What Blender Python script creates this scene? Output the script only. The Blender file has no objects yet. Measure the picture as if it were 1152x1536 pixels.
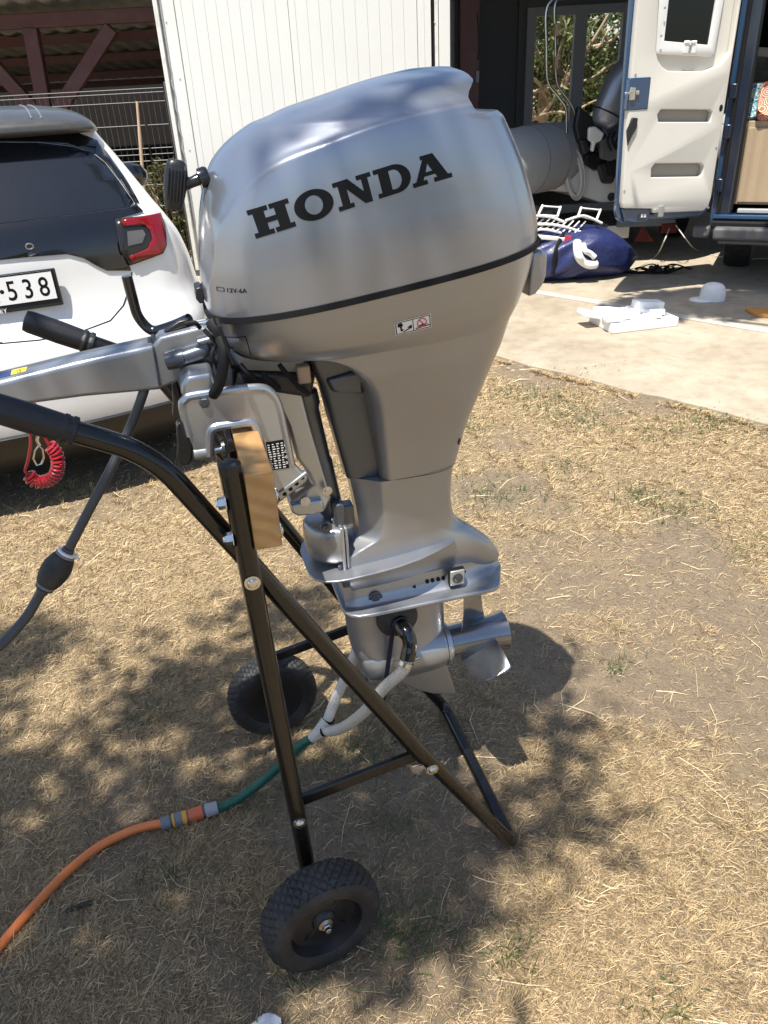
import bpy, bmesh, math, random
import numpy as np
from mathutils import Vector, Matrix
from mathutils.bvhtree import BVHTree
from mathutils.geometry import tessellate_polygon
random.seed(7); rng = np.random.default_rng(7)
sc = bpy.context.scene
COL = sc.collection

# ------------------------------------------------------------------ camera, sky, sun, exposure
H = 1.5; F = 1154.0; TH = math.radians(29); PH = math.radians(3.1)     # eye height, focal length in photo pixels, pitch, roll
CAM = Vector((0, 0, H))
fwd = Vector((0, math.cos(TH), -math.sin(TH))); r0 = Vector((1, 0, 0)); u0 = Vector((0, math.sin(TH), math.cos(TH)))
cr = r0 * math.cos(PH) - u0 * math.sin(PH); cu = u0 * math.cos(PH) + r0 * math.sin(PH)
cd = bpy.data.cameras.new('camera'); cam = bpy.data.objects.new('camera', cd); COL.objects.link(cam)
cam.matrix_world = Matrix(((cr.x, cu.x, -fwd.x, 0), (cr.y, cu.y, -fwd.y, 0), (cr.z, cu.z, -fwd.z, H), (0, 0, 0, 1)))
cd.sensor_fit = 'HORIZONTAL'; cd.sensor_width = 36; cd.lens = 36 * F / 1152
cd.clip_start = .05; cd.clip_end = 600
sc.camera = cam
SUN = Vector((-.50 * .36, -.866 * .36, .933)).normalized()            # towards the sun: behind the viewer's left shoulder, high
w = bpy.data.worlds.new('World'); sc.world = w; w.use_nodes = True
nt = w.node_tree; bg = nt.nodes['Background']
sky = nt.nodes.new('ShaderNodeTexSky'); sky.sky_type = 'NISHITA'; sky.sun_disc = False
sky.sun_elevation = math.asin(SUN.z); sky.sun_rotation = math.atan2(SUN.x, SUN.y)
sky.air_density = 1.0; sky.dust_density = 1.0; sky.ozone_density = 1.0
nt.links.new(sky.outputs[0], bg.inputs[0]); bg.inputs[1].default_value = .11
sl = bpy.data.lights.new('sun', 'SUN'); so = bpy.data.objects.new('sun', sl); COL.objects.link(so)
sl.energy = 5.0; sl.angle = math.radians(.55); sl.color = (1, .95, .86)
so.rotation_euler = (-SUN).to_track_quat('-Z', 'Y').to_euler()
sc.view_settings.view_transform = 'Standard'; sc.view_settings.look = 'None'
sc.view_settings.exposure = .76; sc.view_settings.gamma = 1; sc.view_settings.use_curve_mapping = False

# ------------------------------------------------------------------ photo pixel -> direction; distance always from the thing it lies on
def ray(px, py): return fwd + cr * ((px - 576) / F) + cu * ((768 - py) / F)
def gnd(px, py, z=0.0): d = ray(px, py); return CAM + d * ((z - H) / d.z)
def aty(px, py, y): d = ray(px, py); return CAM + d * (y / d.y)

# ------------------------------------------------------------------ mesh helpers
class MB:
    def __init__(s): s.v = []; s.f = []
    def add(s, vs, fs, M=None):
        o = len(s.v)
        s.v += [(M @ Vector(v)) if M else Vector(v) for v in vs]
        s.f += [tuple(i + o for i in f) for f in fs]; return s
    def box(s, c, d, M=None):
        x, y, z = (k / 2 for k in d)
        vs = [(c[0] + a * x, c[1] + b * y, c[2] + e * z) for a in (-1, 1) for b in (-1, 1) for e in (-1, 1)]
        return s.add(vs, [(0, 1, 3, 2), (4, 6, 7, 5), (0, 4, 5, 1), (2, 3, 7, 6), (0, 2, 6, 4), (1, 5, 7, 3)], M)
    def bar(s, a, b, wd, ht, up=(0, 0, 1)):
        a, b = Vector(a), Vector(b); d = (b - a).normalized(); u = Vector(up); x = d.cross(u).normalized(); u = x.cross(d)
        vs = [p + x * (i * wd / 2) + u * (j * ht / 2) for p in (a, b) for i, j in ((-1, -1), (1, -1), (1, 1), (-1, 1))]
        return s.add(vs, [(0, 1, 2, 3), (7, 6, 5, 4), (0, 4, 5, 1), (1, 5, 6, 2), (2, 6, 7, 3), (3, 7, 4, 0)])
    def rings(s, rs, cap=True, close=True):
        n = len(rs[0]); o = len(s.v)
        for r_ in rs: s.v += [Vector(p) for p in r_]
        m = n if close else n - 1
        for k in range(len(rs) - 1):
            for i in range(m):
                j = (i + 1) % n
                s.f.append((o + k * n + i, o + k * n + j, o + (k + 1) * n + j, o + (k + 1) * n + i))
        if cap:
            s.f.append(tuple(o + i for i in reversed(range(n))))
            s.f.append(tuple(o + (len(rs) - 1) * n + i for i in range(n)))
        return s
    def tube(s, pts, r, n=12, cap=True, flat=1.0, up=None):
        pts = [Vector(p) for p in pts]; rr = r if isinstance(r, (list, tuple)) else [r] * len(pts)
        t0 = (pts[1] - pts[0]).normalized(); x = t0.cross(Vector(up) if up else (Vector((0, 0, 1)) if abs(t0.z) < .9 else Vector((1, 0, 0)))).normalized()
        rs = []
        for i, p in enumerate(pts):
            t = (pts[min(i + 1, len(pts) - 1)] - pts[max(i - 1, 0)]).normalized()
            x = (x - t * x.dot(t)).normalized(); y = t.cross(x)
            rs.append([p + x * (rr[i] * math.cos(a)) + y * (rr[i] * flat * math.sin(a)) for a in (2 * math.pi * k / n for k in range(n))])
        return s.rings(rs, cap)
    def lathe(s, prof, n=32, M=None, cap=True):      # profile (radius, height) about local Z
        o = MB(); o.rings([[(r_ * math.cos(2 * math.pi * k / n), r_ * math.sin(2 * math.pi * k / n), h) for k in range(n)] for r_, h in prof], cap)
        return s.add(o.v, o.f, M)
    def prism(s, poly, y0, y1, M=None):              # polygon in local XZ, extruded along local Y
        n = len(poly); vs = [(p[0], y0, p[1]) for p in poly] + [(p[0], y1, p[1]) for p in poly]
        fs = [tuple(range(n)), tuple(reversed(range(n, 2 * n)))] + [(i, i + n, (i + 1) % n + n, (i + 1) % n) for i in range(n)]
        return s.add(vs, fs, M)
    def build(s, name, mat, parent=None, bevel=0, seg=2, ang=35, sub=0, kind=None, solid=0):
        me = bpy.data.meshes.new(name)
        b = BASE.get(parent.name) if parent else None
        vs = [v - b for v in s.v] if b is not None else s.v
        me.from_pydata([tuple(v) for v in vs], [], s.f)
        bm = bmesh.new(); bm.from_mesh(me); bmesh.ops.recalc_face_normals(bm, faces=bm.faces); bm.to_mesh(me); bm.free()
        return finish(me, name, mat, parent, bevel, seg, ang, sub, kind, solid)
BASE = {}
def finish(me, name, mat, parent=None, bevel=0, seg=2, ang=35, sub=0, kind=None, solid=0):
    me.polygons.foreach_set('use_smooth', [True] * len(me.polygons))
    if ang < 180: me.set_sharp_from_angle(angle=math.radians(ang))
    me.materials.append(MT[mat] if isinstance(mat, str) else mat)
    o = bpy.data.objects.new(name, me); COL.objects.link(o)
    if parent:
        o.parent = parent
        if parent.name in BASE: BASE[o.name] = BASE[parent.name]
    if solid: m = o.modifiers.new('thickness', 'SOLIDIFY'); m.thickness = solid; m.offset = -1
    if bevel:
        m = o.modifiers.new('bevel', 'BEVEL'); m.width = bevel; m.segments = seg; m.limit_method = 'ANGLE'; m.angle_limit = math.radians(40); m.harden_normals = False
    if sub: m = o.modifiers.new('sub', 'SUBSURF'); m.levels = sub; m.render_levels = sub
    if kind: o['kind'] = kind
    return o
def thing(name, label, cat, frame=None, base=(0, 0, 0), group=None):
    o = bpy.data.objects.new(name, None); COL.objects.link(o); o.empty_display_size = .1
    b = Vector(base); BASE[o.name] = b
    o.matrix_world = (frame or Matrix()) @ Matrix.Translation(b)
    o['label'] = label; o['category'] = cat
    if group: o['group'] = group
    return o
def tag(o, label, cat, group=None):
    o['label'] = label; o['category'] = cat
    if group: o['group'] = group
    return o
def struct(o): o['kind'] = 'structure'; return o
def frame2d(origin, xdir):                            # local X along xdir (horizontal), Y to its left, Z up
    x = Vector((xdir[0], xdir[1], 0)).normalized(); y = Vector((-x.y, x.x, 0)); o = Vector(origin)
    return Matrix(((x.x, y.x, 0, o.x), (x.y, y.y, 0, o.y), (0, 0, 1, o.z), (0, 0, 0, 1)))
def on_plane(M, px, py, y=0.0):                       # photo pixel -> local (x,z) on the frame's plane local Y = y
    Mi = M.inverted(); c = Mi @ CAM; d = Mi.to_3x3() @ ray(px, py); k = (y - c.y) / d.y; p = c + d * k; return (p.x, p.z)
def smooth_path(pts, n=6):                            # Catmull-Rom
    P = [Vector(p) for p in pts]; P = [P[0] * 2 - P[1]] + P + [P[-1] * 2 - P[-2]]; out = []
    for i in range(1, len(P) - 2):
        a, b, c, d = P[i - 1:i + 3]
        for k in range(n):
            t = k / n; out.append(.5 * ((2 * b) + (c - a) * t + (2 * a - 5 * b + 4 * c - d) * t * t + (3 * b - a - 3 * c + d) * t ** 3))
    return out + [P[-2]]
def round_path(pts, rad, n=6):                        # polyline with rounded corners
    P = [Vector(p) for p in pts]; out = [P[0]]
    for i in range(1, len(P) - 1):
        a = (P[i - 1] - P[i]); b = (P[i + 1] - P[i]); k = min(rad, a.length * .45, b.length * .45)
        s_, e = P[i] + a.normalized() * k, P[i] + b.normalized() * k
        for j in range(n + 1):
            t = j / n; out.append(s_ * (1 - t) ** 2 + P[i] * 2 * t * (1 - t) + e * t * t)
    return out + [P[-1]]
def pchip(x, xs, ys):
    xs = np.asarray(xs, float); ys = np.asarray(ys, float); h = np.diff(xs); d = np.diff(ys) / h; m = np.zeros(len(xs))
    for i in range(1, len(xs) - 1):
        if d[i - 1] * d[i] > 0:
            w1, w2 = 2 * h[i] + h[i - 1], h[i] + 2 * h[i - 1]; m[i] = (w1 + w2) / (w1 / d[i - 1] + w2 / d[i])
    m[0], m[-1] = d[0], d[-1]
    x = np.clip(x, xs[0], xs[-1]); i = np.clip(np.searchsorted(xs, x, 'right') - 1, 0, len(h) - 1); t = (x - xs[i]) / h[i]
    return ys[i] * (1 + 2 * t) * (1 - t) ** 2 + h[i] * m[i] * t * (1 - t) ** 2 + ys[i + 1] * t * t * (3 - 2 * t) + h[i] * m[i + 1] * t * t * (t - 1)
def poly_bm(polys):                                   # [(outer, [holes])] in 2D -> triangulated bmesh in the XY plane
    bm = bmesh.new()
    for outer, holes in polys:
        loops = [[Vector((p[0], p[1], 0)) for p in lp] for lp in [outer] + list(holes)]
        flat = [p for lp in loops for p in lp]; vs = [bm.verts.new(p) for p in flat]
        for t in tessellate_polygon(loops):
            try: bm.faces.new([vs[i] for i in t])
            except ValueError: pass
    return bm
def text_bm(s, size, x=0, y=0, rot=0, sx=1.0, align='LEFT', bold=0):
    cu_ = bpy.data.curves.new('t', 'FONT'); cu_.body = s; cu_.size = size; cu_.align_x = align; cu_.offset = bold; cu_.resolution_u = 3
    o = bpy.data.objects.new('t', cu_); COL.objects.link(o); bpy.context.view_layer.update()
    me = bpy.data.meshes.new_from_object(o.evaluated_get(bpy.context.evaluated_depsgraph_get()))
    bpy.data.objects.remove(o); bm = bmesh.new(); bm.from_mesh(me)
    bmesh.ops.transform(bm, matrix=Matrix.Translation((x, y, 0)) @ Matrix.Rotation(rot, 4, 'Z') @ Matrix.Diagonal((sx, 1, 1, 1)), verts=bm.verts)
    bpy.data.meshes.remove(me); return bm
def conform(bm, cast, step, off, name, mat, parent, solid=0, bevel=0):
    """lay a flat shape (u,v) onto a real surface: cut it on a grid, then drop every vertex onto the surface"""
    if step:
        for ax in (0, 1):
            lo = min(v.co[ax] for v in bm.verts); hi = max(v.co[ax] for v in bm.verts); k = lo + step
            while k < hi:
                no = (1, 0, 0) if ax == 0 else (0, 1, 0); co = (k, 0, 0) if ax == 0 else (0, k, 0)
                bmesh.ops.bisect_plane(bm, geom=bm.verts[:] + bm.edges[:] + bm.faces[:], plane_co=co, plane_no=no, dist=1e-6); k += step
    nor = None
    for v in bm.verts:
        h, n = cast(v.co.x, v.co.y); nor = n; v.co = h + n * off
    bm.normal_update()
    b = BASE.get(parent.name) if parent else None
    for f in bm.faces:
        c, n = f.calc_center_median(), f.normal
        if n.dot(nor) < 0: f.normal_flip()
    if b is not None: bmesh.ops.translate(bm, vec=-b, verts=bm.verts)
    me = bpy.data.meshes.new(name); bm.to_mesh(me); bm.free()
    return finish(me, name, mat, parent, solid=solid, bevel=bevel, ang=50)
def caster(mb, org, direction):                       # cast(u,v) against a mesh builder's faces; org(u,v)->start
    bvh = BVHTree.FromPolygons([tuple(v) for v in mb.v], mb.f); d = Vector(direction).normalized()
    def c(u_, v_):
        o = Vector(org(u_, v_)); h, n, i, k = bvh.ray_cast(o, d)
        if h is None: h, n, i, k = bvh.find_nearest(o + d * .9)
        if n.dot(d) > 0: n = -n
        return h, n
    c.bvh = bvh
    return c
def ell(cx, cy, rx, ry, n=40, a0=0, a1=2 * math.pi): return [(cx + rx * math.cos(a0 + (a1 - a0) * k / n), cy + ry * math.sin(a0 + (a1 - a0) * k / n)) for k in range(n)]

# ------------------------------------------------------------------ materials
MT = {}
def M(name, col, rough=.5, metal=0, coat=0, var=.12, vs=9, bump=0, bs=60, rvar=.08, spec=.5, trans=0, tint=None, tvs=3, coords='Object', alpha=1, ior=1.5, sheen=0, det=6):
    m = bpy.data.materials.new(name); m.use_nodes = True; n = m.node_tree; p = n.nodes['Principled BSDF']; L = n.links.new
    p.inputs['Roughness'].default_value = rough; p.inputs['Metallic'].default_value = metal; p.inputs['Coat Weight'].default_value = coat
    p.inputs['Coat Roughness'].default_value = .06; p.inputs['Specular IOR Level'].default_value = spec; p.inputs['Transmission Weight'].default_value = trans; p.inputs['IOR'].default_value = ior
    p.inputs['Base Color'].default_value = (*col, 1); p.inputs['Alpha'].default_value = alpha
    tc = n.nodes.new('ShaderNodeTexCoord')
    nz = n.nodes.new('ShaderNodeTexNoise'); nz.inputs['Scale'].default_value = vs; nz.inputs['Detail'].default_value = det; nz.inputs['Roughness'].default_value = .6
    L(tc.outputs[coords], nz.inputs['Vector'])
    if var:
        a = n.nodes.new('ShaderNodeMix'); a.data_type = 'RGBA'
        a.inputs['A'].default_value = (*[max(0, c * (1 - 1.6 * var)) for c in col], 1); a.inputs['B'].default_value = (*[min(1, c * (1 + 1.6 * var)) for c in col], 1)
        L(nz.outputs['Fac'], a.inputs['Factor']); out = a.outputs['Result']
        if tint:
            n2 = n.nodes.new('ShaderNodeTexNoise'); n2.inputs['Scale'].default_value = tvs; n2.inputs['Detail'].default_value = 8; n2.inputs['Roughness'].default_value = .65
            L(tc.outputs[coords], n2.inputs['Vector']); mr = n.nodes.new('ShaderNodeMapRange'); mr.inputs['From Min'].default_value = .48; mr.inputs['From Max'].default_value = .72
            mr.inputs['To Max'].default_value = tint[3]
            L(n2.outputs['Fac'], mr.inputs['Value']); b = n.nodes.new('ShaderNodeMix'); b.data_type = 'RGBA'; L(mr.outputs[0], b.inputs['Factor']); L(out, b.inputs['A']); b.inputs['B'].default_value = (*tint[:3], 1); out = b.outputs['Result']
        L(out, p.inputs['Base Color'])
    if rvar:
        mr = n.nodes.new('ShaderNodeMapRange'); mr.inputs['To Min'].default_value = max(0.02, rough - rvar); mr.inputs['To Max'].default_value = rough + rvar
        L(nz.outputs['Fac'], mr.inputs['Value']); L(mr.outputs[0], p.inputs['Roughness'])
    if bump:
        nb = n.nodes.new('ShaderNodeTexNoise'); nb.inputs['Scale'].default_value = bs; nb.inputs['Detail'].default_value = 5; L(tc.outputs[coords], nb.inputs['Vector'])
        bp = n.nodes.new('ShaderNodeBump'); bp.inputs['Strength'].default_value = bump; bp.inputs['Distance'].default_value = .01; L(nb.outputs['Fac'], bp.inputs['Height']); L(bp.outputs[0], p.inputs['Normal'])
    MT[name] = m; return m
M('silver_paint', (.285, .312, .37), .30, .72, .45, var=.03, vs=5, rvar=.05, tint=(.38, .39, .41, .2), tvs=3, bump=.008, bs=1200)
M('silver_case', (.32, .333, .36), .33, .68, .3, var=.04, vs=6, rvar=.05, tint=(.31, .30, .28, .35), tvs=7, bump=.015, bs=700)
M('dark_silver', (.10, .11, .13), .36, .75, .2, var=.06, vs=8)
M('tiller_grey', (.27, .29, .325), .36, .6, .25, var=.05, vs=8)
M('bracket_silver', (.40, .425, .46), .34, .8, .3, var=.06, vs=12, bump=.03, bs=90)
M('blade_grey', (.20, .21, .225), .24, .85, .5, var=.1, vs=20)
M('prop_grey', (.22, .23, .25), .26, .85, .4, var=.08, vs=20)
M('black_plastic', (.014, .014, .016), .38, var=.25, vs=20, bump=.04, bs=200)
M('gloss_black', (.006, .006, .008), .18, coat=.6, var=.2, vs=6, rvar=.05)
M('black_tube', (.0055, .005, .005), .26, coat=.35, var=.2, vs=6, rvar=.1, tint=(.022, .017, .013, .35), tvs=6, spec=.4, bump=.02, bs=60)
M('rubber', (.021, .021, .023), .62, var=.25, vs=14, bump=.1, bs=120, tint=(.09, .08, .065, .45), tvs=14)
M('grip_rubber', (.012, .013, .016), .5, var=.2, vs=20, bump=.05, bs=150)
M('decal_black', (.004, .004, .005), .45, var=0, rvar=0, spec=.25)
M('decal_white', (.75, .75, .75), .4, var=.03)
M('decal_red', (.55, .03, .05), .4, var=0)
M('decal_yellow', (.75, .52, .04), .4, var=.05)
M('decal_blue', (.03, .05, .16), .4, var=.05)
M('steel', (.62, .62, .60), .22, 1, var=.1, vs=40)
M('zinc', (.42, .43, .43), .45, .6, var=.15, vs=60, bump=.1, bs=100)
M('wood_dummy', (.5, .3, .1), .5)
M('red_plastic', (.36, .012, .02), .32, coat=.3, var=.12)
M('hose_white', (.62, .58, .50), .4, coat=.2, var=.08, vs=30)
M('hose_green', (.008, .10, .065), .42, var=.15, vs=30)
M('hose_orange', (.72, .19, .045), .38, coat=.15, var=.1, vs=25, tint=(.45, .16, .07, .3), tvs=20)
M('conn_grey', (.16, .17, .19), .5, var=.12, vs=30)
M('conn_lightgrey', (.33, .34, .35), .5, var=.12, vs=30)
M('conn_orange', (.62, .13, .05), .45, var=.08)
M('conn_yellow', (.75, .36, .03), .45, var=.08)
M('fuel_hose', (.055, .057, .062), .45, var=.15, vs=30)
M('blue_clip', (.007, .007, .028), .4, var=.1)
M('car_white', (.78, .78, .77), .22, coat=1, var=.02, vs=2, rvar=.02, tint=(.6, .57, .5, .2), tvs=2)
M('car_roof', (.05, .049, .045), .4, coat=.3, var=.15, vs=30, tint=(.12, .115, .095, .4), tvs=9)
M('car_glass', (.010, .012, .017), .07, coat=0, spec=.6, var=.1, vs=6, rvar=.03, tint=(.05, .05, .05, .15), tvs=160)
M('lamp_red', (.21, .003, .006), .16, coat=.3, var=.05)
M('reflector_red', (.09, .002, .003), .3, coat=.2, var=.05)
M('lamp_dark', (.015, .013, .013), .25, coat=.1, var=.1)
M('panel_white', (.66, .665, .64), .42, var=.03, vs=2, tint=(.6, .59, .54, .3), tvs=1.5)
M('panel_trim', (.66, .66, .62), .45, var=.05, vs=6, tint=(.32, .27, .2, .5), tvs=9)
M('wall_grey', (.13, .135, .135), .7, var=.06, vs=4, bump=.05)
M('red_steel', (.075, .023, .026), .55, var=.2, vs=8, tint=(.1, .07, .06, .5), tvs=6)
M('roof_sheet', (.26, .26, .235), .6, var=.15, vs=4, tint=(.2, .18, .14, .6), tvs=3)
M('shade_backdrop', (.010, .007, .007), .8, var=.3, vs=3)  # near black: the carport's deep shade put into the colour
M('fence_wire', (.11, .11, .105), .5, .3, var=.1)
M('handle_wood', (.42, .30, .2), .6, var=.15, vs=20)
M('window_frame', (.42, .42, .41), .45, var=.05)
M('boat_grey', (.36, .365, .36), .55, var=.06, vs=6, bump=.03, bs=80)
M('boat_white', (.70, .68, .62), .4, coat=.2, var=.05, vs=5)
M('rope', (.62, .60, .54), .75, var=.12, vs=80, bump=.2, bs=300)
M('van_blue', (.012, .05, .12), .2, coat=1, var=.05)
M('van_navy', (.006, .012, .03), .25, coat=.8, var=.1)
M('van_beige', (.60, .575, .52), .45, var=.03, vs=4, bump=.02, bs=150)
M('van_recess', (.28, .26, .23), .5, var=.04, vs=4)
M('white_plastic', (.74, .74, .72), .4, var=.04)
M('dark_glass', (.004, .005, .006), .04, var=0, spec=.3, rvar=0)
M('seal_black', (.007, .007, .008), .75, var=.2, spec=.3)
M('bumper_grey', (.10, .10, .10), .55, var=.1, bump=.05, bs=150)
M('bag_blue', (.016, .024, .10), .45, coat=.1, var=.2, vs=10, bump=.5, bs=22)
M('foam_white', (.80, .80, .79), .6, var=.03, bump=.15, bs=90)
M('cloth_white', (.78, .78, .76), .8, var=.04, bump=.2, bs=60)
M('orange_board', (.55, .25, .06), .6, var=.2, vs=12)
M('cable_white', (.5, .49, .45), .5, var=.1)
M('bark', (.13, .10, .075), .85, var=.3, vs=12, bump=.5, bs=25)
M('twig', (.035, .03, .026), .8, var=.3, vs=40)
M('paper', (.66, .70, .74), .7, var=.1, bump=.3, bs=40)

def nodes(m): return m.node_tree.nodes, m.node_tree.links.new
def wood_mat(name, c0, c1, scale, rough=.5, stretch=(1, 1, 1), dist=4, wave='RINGS', loc=(.30, .0, -.62)):
    m = bpy.data.materials.new(name); m.use_nodes = True; n, L = nodes(m); p = n['Principled BSDF']
    tc = n.new('ShaderNodeTexCoord'); mp = n.new('ShaderNodeMapping'); mp.inputs['Scale'].default_value = stretch; mp.inputs['Location'].default_value = loc; L(tc.outputs['Object'], mp.inputs['Vector'])
    wv = n.new('ShaderNodeTexWave'); wv.wave_type = wave; wv.rings_direction = 'Y'; wv.inputs['Scale'].default_value = scale; wv.inputs['Distortion'].default_value = dist; wv.inputs['Detail'].default_value = 3; wv.inputs['Detail Scale'].default_value = 1.5
    L(mp.outputs[0], wv.inputs['Vector']); cr_ = n.new('ShaderNodeValToRGB'); cr_.color_ramp.elements[0].color = (*c0, 1); cr_.color_ramp.elements[1].color = (*c1, 1)
    cr_.color_ramp.elements[0].position = .1; cr_.color_ramp.elements[1].position = .75
    L(wv.outputs['Fac'], cr_.inputs['Fac']); nz = n.new('ShaderNodeTexNoise'); nz.inputs['Scale'].default_value = 70; nz.inputs['Detail'].default_value = 4; L(mp.outputs[0], nz.inputs['Vector'])
    mx = n.new('ShaderNodeMix'); mx.data_type = 'RGBA'; mx.blend_type = 'MULTIPLY'; mx.inputs['Factor'].default_value = .35; L(cr_.outputs[0], mx.inputs['A']); L(nz.outputs['Color'], mx.inputs['B'])
    L(mx.outputs['Result'], p.inputs['Base Color']); p.inputs['Roughness'].default_value = rough; MT[name] = m
wood_mat('beam_wood', (.47, .26, .098), (.545, .32, .13), 13, .55, (1, .12, 1), 2.6)
wood_mat('cabinet_wood', (.44, .33, .21), (.49, .375, .245), 1.4, .45, (2.5, 2.5, .3), 7, 'BANDS')

def leaf_mat(name, c0, c1, c2=None, transl=.35):
    m = bpy.data.materials.new(name); m.use_nodes = True; n, L = nodes(m); p = n['Principled BSDF']; g = n.new('ShaderNodeNewGeometry')
    r_ = n.new('ShaderNodeValToRGB'); r_.color_ramp.elements[0].color = (*c0, 1); r_.color_ramp.elements[1].color = (*c1, 1)
    if c2: e = r_.color_ramp.elements.new(.9); e.color = (*c2, 1); r_.color_ramp.elements[1].position = .7
    L(g.outputs['Random Per Island'], r_.inputs['Fac']); L(r_.outputs[0], p.inputs['Base Color']); p.inputs['Roughness'].default_value = .5
    if transl:
        t = n.new('ShaderNodeBsdfTranslucent'); L(r_.outputs[0], t.inputs['Color']); mx = n.new('ShaderNodeMixShader'); mx.inputs[0].default_value = transl
        L(p.outputs[0], mx.inputs[1]); L(t.outputs[0], mx.inputs[2]); L(mx.outputs[0], n['Material Output'].inputs['Surface'])
    MT[name] = m
leaf_mat('leaf_green', (.03, .06, .014), (.10, .15, .04)); leaf_mat('leaf_olive', (.05, .085, .025), (.17, .22, .075), (.26, .26, .11)); leaf_mat('leaf_dry', (.10, .075, .03), (.26, .18, .08), (.09, .12, .04))
leaf_mat('grass_green', (.035, .075, .018), (.09, .14, .035), None, .25)

# dry straw: colour comes from a per-blade colour attribute
m = bpy.data.materials.new('straw'); m.use_nodes = True; n, L = nodes(m); p = n['Principled BSDF']; a = n.new('ShaderNodeVertexColor'); a.layer_name = 'col'
L(a.outputs['Color'], p.inputs['Base Color']); p.inputs['Roughness'].default_value = .6; MT['straw'] = m
# lawn soil: straw litter over grey-brown dirt, driven by the same patch field as the blades
m = bpy.data.materials.new('lawn'); m.use_nodes = True; n, L = nodes(m); p = n['Principled BSDF']; p.inputs['Roughness'].default_value = .9
a = n.new('ShaderNodeVertexColor'); a.layer_name = 'patch'; tc = n.new('ShaderNodeTexCoord')
def nzn(scale, det=8, rough=.65):
    z = n.new('ShaderNodeTexNoise'); z.inputs['Scale'].default_value = scale; z.inputs['Detail'].default_value = det; z.inputs['Roughness'].default_value = rough; L(tc.outputs['Object'], z.inputs['Vector']); return z
n1, n2, n3 = nzn(2.2), nzn(16), nzn(140, 6, .7)
soil = n.new('ShaderNodeMix'); soil.data_type = 'RGBA'; soil.inputs['A'].default_value = (.10, .074, .048, 1); soil.inputs['B'].default_value = (.40, .31, .205, 1); sw_ = n.new('ShaderNodeMath'); sw_.operation = 'MULTIPLY_ADD'; sw_.inputs[1].default_value = .5; L(n2.outputs['Fac'], sw_.inputs[0]); hf_ = n.new('ShaderNodeMath'); hf_.operation = 'MULTIPLY'; hf_.inputs[1].default_value = .5; L(n3.outputs['Fac'], hf_.inputs[0]); L(hf_.outputs[0], sw_.inputs[2]); L(sw_.outputs[0], soil.inputs['Factor'])
lit = n.new('ShaderNodeMix'); lit.data_type = 'RGBA'; lit.inputs['A'].default_value = (.19, .135, .073, 1); lit.inputs['B'].default_value = (.54, .405, .22, 1); L(n3.outputs['Fac'], lit.inputs['Factor'])
sm = n.new('ShaderNodeSeparateColor'); L(a.outputs['Color'], sm.inputs[0]); mth = n.new('ShaderNodeMath'); mth.operation = 'ADD'; L(sm.outputs[0], mth.inputs[0])
mr = n.new('ShaderNodeMapRange'); mr.inputs['From Min'].default_value = .3; mr.inputs['From Max'].default_value = .7; mr.inputs['To Min'].default_value = -.35; mr.inputs['To Max'].default_value = .35; L(n2.outputs['Fac'], mr.inputs['Value']); L(mr.outputs[0], mth.inputs[1]); mth.use_clamp = True
mx = n.new('ShaderNodeMix'); mx.data_type = 'RGBA'; L(mth.outputs[0], mx.inputs['Factor']); L(soil.outputs['Result'], mx.inputs['A']); L(lit.outputs['Result'], mx.inputs['B']); L(mx.outputs['Result'], p.inputs['Base Color'])
bp = n.new('ShaderNodeBump'); bp.inputs['Strength'].default_value = .9; bp.inputs['Distance'].default_value = .016; L(n3.outputs['Fac'], bp.inputs['Height']); L(bp.outputs[0], p.inputs['Normal']); MT['lawn'] = m
# concrete
m = bpy.data.materials.new('concrete'); m.use_nodes = True; n, L = nodes(m); p = n['Principled BSDF']; p.inputs['Roughness'].default_value = .85; tc = n.new('ShaderNodeTexCoord')
n1, n2, n3 = nzn(1.3), nzn(9), nzn(170, 4)
c1 = n.new('ShaderNodeValToRGB'); e = c1.color_ramp.elements; e[0].position = .3; e[0].color = (.29, .24, .175, 1); e[1].position = .7; e[1].color = (.45, .39, .30, 1); L(n1.outputs['Fac'], c1.inputs['Fac'])
m2 = n.new('ShaderNodeMix'); m2.data_type = 'RGBA'; m2.blend_type = 'MULTIPLY'; m2.inputs['Factor'].default_value = .55
c2 = n.new('ShaderNodeValToRGB'); e = c2.color_ramp.elements; e[0].position = .32; e[0].color = (.62, .58, .52, 1); e[1].position = .56; e[1].color = (1, 1, 1, 1); L(n2.outputs['Fac'], c2.inputs['Fac']); L(c1.outputs[0], m2.inputs['A']); L(c2.outputs[0], m2.inputs['B'])
m3 = n.new('ShaderNodeMix'); m3.data_type = 'RGBA'; m3.blend_type = 'OVERLAY'; m3.inputs['Factor'].default_value = .3; L(m2.outputs['Result'], m3.inputs['A']); L(n3.outputs['Color'], m3.inputs['B']); L(m3.outputs['Result'], p.inputs['Base Color'])
bp = n.new('ShaderNodeBump'); bp.inputs['Strength'].default_value = .4; bp.inputs['Distance'].default_value = .006; L(n3.outputs['Fac'], bp.inputs['Height']); L(bp.outputs[0], p.inputs['Normal']); MT['concrete'] = m
M('drain_strip', (.44, .41, .35), .8, var=.1, vs=6, bump=.2, bs=80)
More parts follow.
